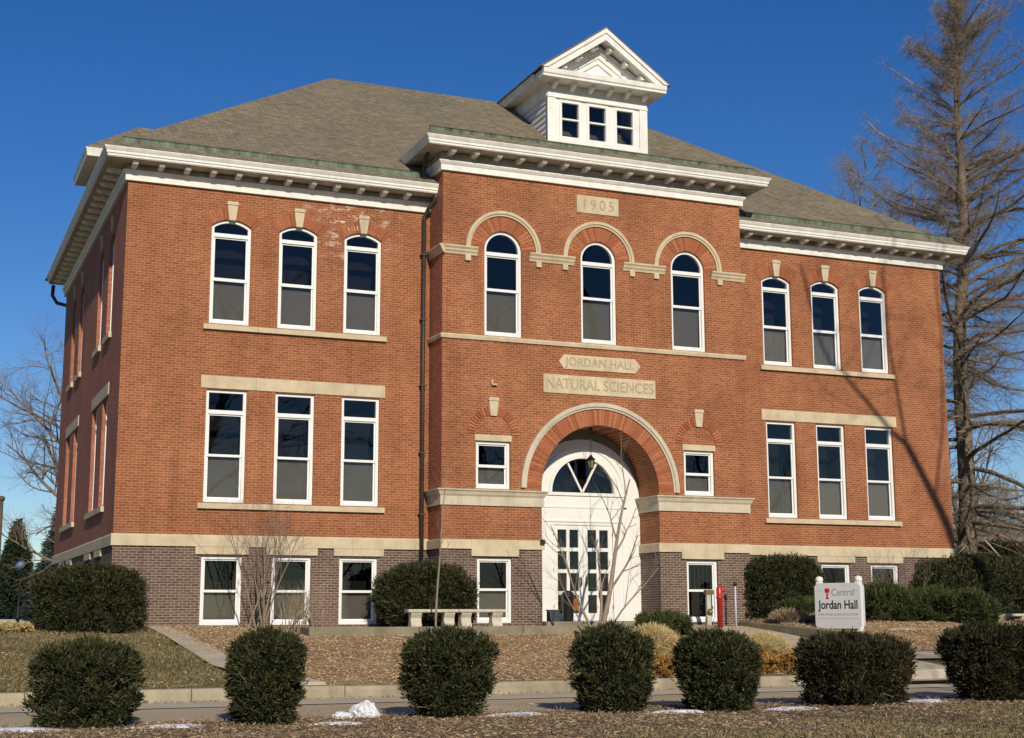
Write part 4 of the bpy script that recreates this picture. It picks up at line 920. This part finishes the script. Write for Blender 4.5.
tree('bare_shrub', 'dense low twiggy bare shrub under the second basement window of the left wing', (4.75, -2.1, -.25), 22, [((rs.uniform(-.55, .55), rs.uniform(-.25, .25), 0), (rs.uniform(-.3, .3), rs.uniform(-.2, .2), 1), rs.uniform(.7, 1.3), .016) for _ in range(34)], CS[1:], PALEBARK, STALK, split=.01, cat='shrub')
tree('bare_shrub', 'thin bare shrub in front of the right wing basement window', (24.6, -1.2, -.1), 23, [((rs.uniform(-.3, .3), rs.uniform(-.2, .2), 0), (rs.uniform(-.7, .7), rs.uniform(-.2, .2), 1), rs.uniform(1.7, 2.6), .022) for _ in range(8)], CS, BARK2, BRUSH, split=.012, cat='shrub')
tree('sapling', 'slender leafless sapling with one straight pale stem beside the concrete benches', (8.02, -3.35, -.3), 24, [((0, 0, 0), (-.02, 0, 1), 4.9, .034)], [(10, 7, (20, 45), .22, .45, .02, .02), (4, 3, (20, 45), .5, .6, .12, .03), (2, 0, (0, 0), 0, 0, .1, 0)], PALEBARK, BRUSH, split=.012)
# ---- background left
tree('bare_tree', 'large bare tree with spreading branches behind the left side of the building', (4.6, 36, 0), 31, [((0, 0, 0), (-.16, 0, 1), 13, .36), ((-.4, 0, 3.6), (-1, .1, .75), 6.5, .17), ((-.6, 0, 5.2), (-1, -.1, .25), 6.2, .13), ((-.9, 0, 7), (-.9, .1, .8), 6.5, .12), ((-1.2, .3, 8), (-.5, .3, 1), 7, .12), ((-1.5, 0, 9), (-1, -.3, .6), 5.5, .1), ((-.6, 0, 2.8), (-1, .4, .1), 5.5, .1)], CF, BARK, BRUSH, 'bare trees in the background', split=.025)
def conifer(label, x, y, h, r0, mat, seed, name='spruce_tree', group='dark conifers in the left background', n=30000):
    r = np.random.default_rng(seed); o = thing(name, label, 'tree', (x, y, 0), group)
    t = 1-np.sqrt(r.uniform(0, 1, n)); nb = 60; a = np.round(r.uniform(0, 1, n)*nb)/nb*6.283+np.floor(t*16)*.7+r.normal(size=n)*.07
    rr_ = r0*(1-t)**.9*(r.uniform(0, 1, n)**.45)*(.82+.25*np.sin(a*5+t*31)); z = h*(.05+.95*t)-rr_*.32+r.normal(size=n)*.10
    P = np.stack([np.cos(a)*rr_, np.sin(a)*rr_, z], 1); D = np.stack([np.cos(a), np.sin(a), np.full(n, -.1)], 1)+r.normal(size=(n, 3))*.5
    np_obj('crown', quads(P, D, .10, r.uniform(.18, .42, n), r), 4, mat, o); m = MB(); m.tube([(0, 0, 0), (0, 0, h*.9)], [.16, .03], 7); m.build('trunk', BARK2, o)
conifer('dark green conical spruce at the left edge of the photo', 2.1, 65, 6.9, 2.3, SPRUCE, 51)
conifer('frosty blue spruce close to the left corner of the building', 4.3, 55, 8.6, 2.5, BSPRUCE, 52, 'blue_spruce')
conifer('dark spruce filling the gap between the left edge and the dark green spruce', -.6, 78, 7.6, 2.6, SPRUCE, 53)
o = thing('lamp_post', 'dark lamp post with a bluish globe among the left conifers', 'lamp post', (.95, 45, 0))
m = MB(); m.lathe([(.11, 0), (.09, .3), (.05, .4), (.045, 2.85), (.09, 2.9)], n=10); m.build('pole', BLACKMET, o); m = MB(); m.lathe([(.05, 2.9), (.19, 2.98), (.26, 3.14), (.19, 3.30), (.04, 3.38)], n=14); m.build('globe', simple('blue_globe_glass', (.10, .16, .30), .25, .05, 3, .5), o)
m = MB(); m.tube([(0, 0, 0), (0, 0, 4.8)], .09, 8); m.lathe([(.1, 4.8), (.14, 4.85), (.14, 4.95), (.03, 5.0)], n=8)
tag(m.build('utility_pole', BARK2), 'plain dark post at the extreme left edge of the photo', 'pole').location = (-1.72, 20, 0)
# parked car far off on the left
o = thing('parked_car', 'dark parked car with snow on it far behind the left corner bush', 'car', (3.0, 72, 0), rz=R(4))
def prof(pts, y0, y1, name, mat): m = MB(); m.prism(pts, lambda u, p, q_: (p, u, q_), y0, y1); return m.build(name, mat, o, bevel=.05)
CARP = simple('dark_blue_car_paint', (.012, .016, .03), .3, .05, 2, .5)
prof([(-2.1, .35), (2.1, .35), (2.2, .7), (1.9, .85), (1.2, .92), (-1.6, .98), (-2.1, .9), (-2.2, .6)], -.85, .85, 'body', CARP); prof([(1.2, .93), (.55, 1.42), (-1.0, 1.45), (-1.7, .98)], -.72, .72, 'cabin', GLASS); prof([(.5, 1.43), (-1.0, 1.455), (-1.0, 1.50), (.45, 1.475)], -.7, .7, 'roof', CARP)
prof([(1.25, .935), (1.95, .87), (1.95, .90), (1.25, .975)], -.75, .75, 'snow_cover', SNOW)
for sx in (-1.35, 1.35):
    for sy in (-.86, .86):
        m = MB(); m.tube([(sx, sy-.09, .32), (sx, sy+.09, .32)], .32, 16); m.build('wheel', BLACKMET, o)
# ---- background right
def building_bg():
    o = thing('brick_outbuilding', 'low red brick building in the distance behind the larch at the right edge', 'building', (0, 0, 0))
    m = MB(); m.box((84, 72, -.2), (118, 86, 7.2)); m.build('wall', BRICK, o); m = MB(); m.prism([(71.6, 7.2), (86.4, 7.2), (86.4, 7.7), (79, 8.9), (71.6, 7.7)], lambda u, p, q_: (u, p, q_), 83.5, 118.5); m.build('roof', SHINGLE, o)
    for i in range(7):
        m = MB(); m.box((87+i*4.4, 71.9, 2), (88.6+i*4.4, 71.99, 4.6)); m.build('window', VIN, o); 
building_bg()
def bare(label, x, y, h, seed, lean=(0, 0)):
    cfg = [(9, 10, (28, 62), .52, .55, .07, .02), (6, 7, (25, 60), .55, .55, .15, .03), (4, 6, (20, 55), .55, .6, .2, .02), (3, 0, (0, 0), 0, 0, .25, 0)]
    tree('bare_tree', label, (x, y, 0), seed, [((0, 0, 0), (lean[0], lean[1], 1), h, h*.021), ((0, 0, h*.25), (.7, .2, .8), h*.5, h*.011), ((0, 0, h*.3), (-.7, .1, .8), h*.5, h*.011)], cfg, BARK2, BRUSH, 'bare trees in the background', split=.03)
bare('bare tree just right of the larch trunk near the right edge', 46, 22, 12.5, 81); bare('bare tree behind the right corner of the building beside the larch', 41.5, 24, 11, 82)
rq = random.Random(85)
tree('bare_tree', 'tall bare tree with a twiggy crown rising above the right end of the roof', (46.3, 28, 0), 85, [((0, 0, 0), (0, 0, 1), 26, .15)]+[((rq.uniform(-.3, .3), rq.uniform(-.3, .3), zz), (rq.choice((-1, 1))*rq.uniform(.3, 1), rq.uniform(-.8, .8), rq.uniform(.35, .8)), (30.5-zz)*rq.uniform(.40, .56), .055) for zz in [14+.5*i for i in range(26)]],
     [(8, 13, (25, 60), .5, .5, .09, .03), (6, 9, (25, 60), .5, .55, .18, .05), (4, 8, (20, 60), .6, .65, .22, .02), (3, 0, (0, 0), 0, 0, .25, 0)], BARK, TWIG, 'bare trees in the background', split=.045)
bare('distant bare tree at the extreme right edge behind the larch', 58, 34, 13, 83); bare('bare tree in front of the distant brick building', 52, 38, 11, 84)
def thicket():
    r = np.random.default_rng(9); n = 42000; x = r.uniform(52, 120, n); y = 95+r.uniform(-6, 6, n); z = r.uniform(0, 1, n)**1.3*(11+3*np.sin(x*.35)+2*np.sin(x*.9+1)); P = np.stack([x, y, z], 1); D = r.normal(size=(n, 3))*.5; D[:, 2] += 1
    tag(np_obj('distant_woods', quads(P, D, .07, r.uniform(.6, 1.8, n), r), 4, BRUSH), kind='stuff')
    n = 14000; x = r.uniform(-30, 14, n); y = 125+r.uniform(-5, 5, n); z = r.uniform(0, 1, n)**1.4*(4.2+1.2*np.sin(x*.5)); P = np.stack([x, y, z], 1); D = r.normal(size=(n, 3))*.6; D[:, 2] += .7
    tag(np_obj('distant_woods', quads(P, D, .22, r.uniform(.5, 1.1, n), r), 4, SPRUCE), kind='stuff')
thicket()
bush('evergreen_shrub', 'dark broad evergreen shrub behind the corner yew below the larch', 'shrub', 38.5, 9.5, 0, 3.4, 1.6, 3.0, 30000, 47, YEW, low=.9, peak=.4, top=.7, L=(.1, .2), W=.06, lump=.14)
m = MB(); m.tube([(31.24, 2, 2.96), (31.8, 2, 2.44), (32.4, 2, 1.98), (33.3, 2, 1.42), (34.4, 2, .8), (35.6, 2, -.05)], .022, 6); tag(m.build('guy_cable', CONC2), 'pale slanting cable at the right edge beside the larch', 'cable')
# ---- snow
def snow(x, y, rx, ry, h, seed, label, z=None, name='snow_patch', group='thin snow patches along the roadside'):
    r = np.random.default_rng(seed); na, nr = 30, 8; V_ = [(0, 0, h)]; ph = r.uniform(0, 6.28, 5)
    for j in range(1, nr+1):
        for i in range(na):
            a = 2*math.pi*i/na; k = 1+.22*math.sin(2*a+ph[0])+.17*math.sin(5*a+ph[1])+.1*math.sin(9*a+ph[2]); q = j/nr
            V_.append((math.cos(a)*rx*q*k, math.sin(a)*ry*q*k, h*(1-q**2.5)*(1+.2*math.sin(4*a+ph[3]+q*5)*q+r.normal()*.08)-(.015 if j == nr else 0)))
    F = [(0, 1+i, 1+(i+1) % na) for i in range(na)]+[(1+(j-1)*na+i, 1+j*na+i, 1+j*na+(i+1) % na, 1+(j-1)*na+(i+1) % na) for j in range(1, nr) for i in range(na)]
    m = MB(); m.add(V_, F, 0, True); o = m.build(name, SNOW); o.location = (x, y, float(hgt(x, y))+.012 if z is None else z); tag(o, label, 'snow', group)
SN = [(-3.7, -18.3, .75, .35, .06, 'snow patch in the lower left corner of the photo'), (-1.5, -18.35, .5, .22, .045, 'thin snow patch between the first and second roadside bushes'), (.95, -18.6, .45, .16, .04, 'small snow patch just right of the narrow upright yew bush'),
      (4.05, -18.25, .55, .2, .05, 'snow patch between the third and fourth roadside bushes'), (6.75, -18.6, .5, .18, .05, 'snow patch between the two bushes in front of the entrance doors and standpipe'), (8.9, -18.75, .55, .2, .05, 'snow patch left of the broad brownish yew bush'), (11.95, -18.35, .7, .25, .06, 'snow patch right of the broad brownish yew bush'), (14.95, -18.0, .5, .2, .05, 'snow patch at the right edge under the last roadside bush')]
for i, (x, y, a, b, h, lb) in enumerate(SN): snow(x, y, a, b, h, 90+i, lb)
from mathutils import noise as mnoise
def lump(x, y, r_, squash, seed, label):
    bm = bmesh.new(); bmesh.ops.create_icosphere(bm, subdivisions=4, radius=1)
    for v in bm.verts:
        p = v.co*1.3+Vector((seed*3.1, 0, 0)); k = 1+.38*mnoise.noise(p)+.22*mnoise.noise(p*2.6)+.09*mnoise.noise(p*7); v.co = Vector((v.co.x*r_*k, v.co.y*r_*.8*k, max(v.co.z, -.25)*r_*squash*k))
    me = bpy.data.meshes.new('snow_lump'); bm.to_mesh(me); bm.free(); me.materials.append(SNOW); o = link(bpy.data.objects.new('snow_lump', me)); o.location = (x, y, -1.29+r_*squash*.2); tag(o, label, 'snow', 'snow lumps on the road edge')
lump(1.72, -17.5, .22, .95, 1, 'tall white lump of snow on the road edge left of the third bush'); lump(1.33, -17.62, .16, .55, 2, 'low white lump of snow beside the tall lump')
snow(2.0, 60, 2.4, 6, .12, 101, 'strip of snow on the distant lawn at the left edge', z=.02, group='distant snow')
# ---- trees behind the photographer: they throw the branch shadows seen on the right wing and lawn
def shade_tree():
    D0 = 23.0; o = thing('bare_tree', 'big bare street tree standing in front of the right wing, outside the photo', 'tree', (0, 0, 0), 'bare street trees by the road'); wd = Wood(17); wd.split = .05
    def back(x, z): return Vector((x-D0*math.tan(AZ), -D0, z+D0*math.tan(EL)/math.cos(AZ)))
    def limb(pts, r0, r1, n2, ln, seed):
        P = [back(*p) for p in pts]; m = len(P)-1
        for i in range(m): wd.seg(P[i], P[i+1], r0+(r1-r0)*i/m, r0+(r1-r0)*(i+1)/m)
        cfg = [(6, 5, (25, 60), .55, .5, .14, .03), (5, 5, (25, 55), .55, .6, .18, .02), (3, 0, (0, 0), 0, 0, .2, 0)]
        for k in range(n2):
            t = .25+.75*(k+.5)/n2; i = min(int(t*m), m-1); b = P[i].lerp(P[i+1], t*m-i); wd.grow(b, Vector((wd.r.gauss(0, 1), wd.r.gauss(0, 1), .6)), ln*wd.r.uniform(.6, 1.2), r1*.6, 0, cfg)
    tr = [(28.75, -7.4), (28.5, 0.5), (28.19, 2.6), (27.82, 3.5), (27.44, 4.2), (26.69, 5.5), (26.35, 6.05)]
    limb(tr, .23, .13, 0, 1, 1)
    limb([(26.35, 6.05), (25.69, 6.5), (24.9, 7.33), (23.73, 8.47), (22.8, 10.2), (22.3, 12)], .11, .04, 10, 3.2, 2); limb([(26.35, 6.05), (26.1, 7.6), (25.8, 9.5), (25.7, 12), (26.2, 15)], .075, .03, 12, 3.4, 3); limb([(27.44, 4.2), (27.9, 6.5), (28.1, 10), (27.8, 14)], .06, .03, 9, 3.2, 4)
    wd.make(o, BARK2, BRUSH, 7)
shade_tree()
CB = [(9, 10, (28, 62), .52, .55, .07, .02), (6, 8, (25, 60), .55, .55, .15, .03), (4, 6, (20, 55), .55, .6, .2, .02), (3, 0, (0, 0), 0, 0, .25, 0)]
for x, y, h, sd_, lb in ((12, -54, 24, 62, 'tall bare tree across the road behind the photographer, mirrored in the left windows'), (29, -50, 22, 63, 'tall bare tree across the road behind the photographer, mirrored in the centre windows'), (46, -46, 21, 64, 'tall bare tree across the road far to the right, mirrored in the right wing windows')):
    tree('bare_tree', lb, (x, y, -1.32), sd_, [((0, 0, 0), (.03, 0, 1), h, .34), ((0, 0, h*.22), (.7, .2, .8), h*.55, .17), ((0, 0, h*.26), (-.7, .3, .9), h*.55, .17), ((0, 0, h*.35), (.1, -.7, .9), h*.5, .13)], CB, BARK2, BRUSH, 'bare street trees by the road', split=.03)
tree('bare_tree', 'bare street tree beside the road to the right of the photographer, outside the photo', (14.5, -31, -1.32), 61, [((0, 0, 0), (0, .05, 1), 9, .2), ((0, 0, 2.4), (.6, .3, .8), 5, .1), ((0, 0, 2.2), (-.5, .3, .9), 5, .1), ((0, 0, 3), (.1, -.6, .8), 5, .1)], [(9, 10, (28, 62), .55, .6, .07, .02), (6, 8, (25, 60), .6, .6, .15, .03), (4, 7, (20, 55), .55, .7, .2, .02), (3, 0, (0, 0), 0, 0, .25, 0)], BARK2, BRUSH, 'bare street trees by the road', split=.03)
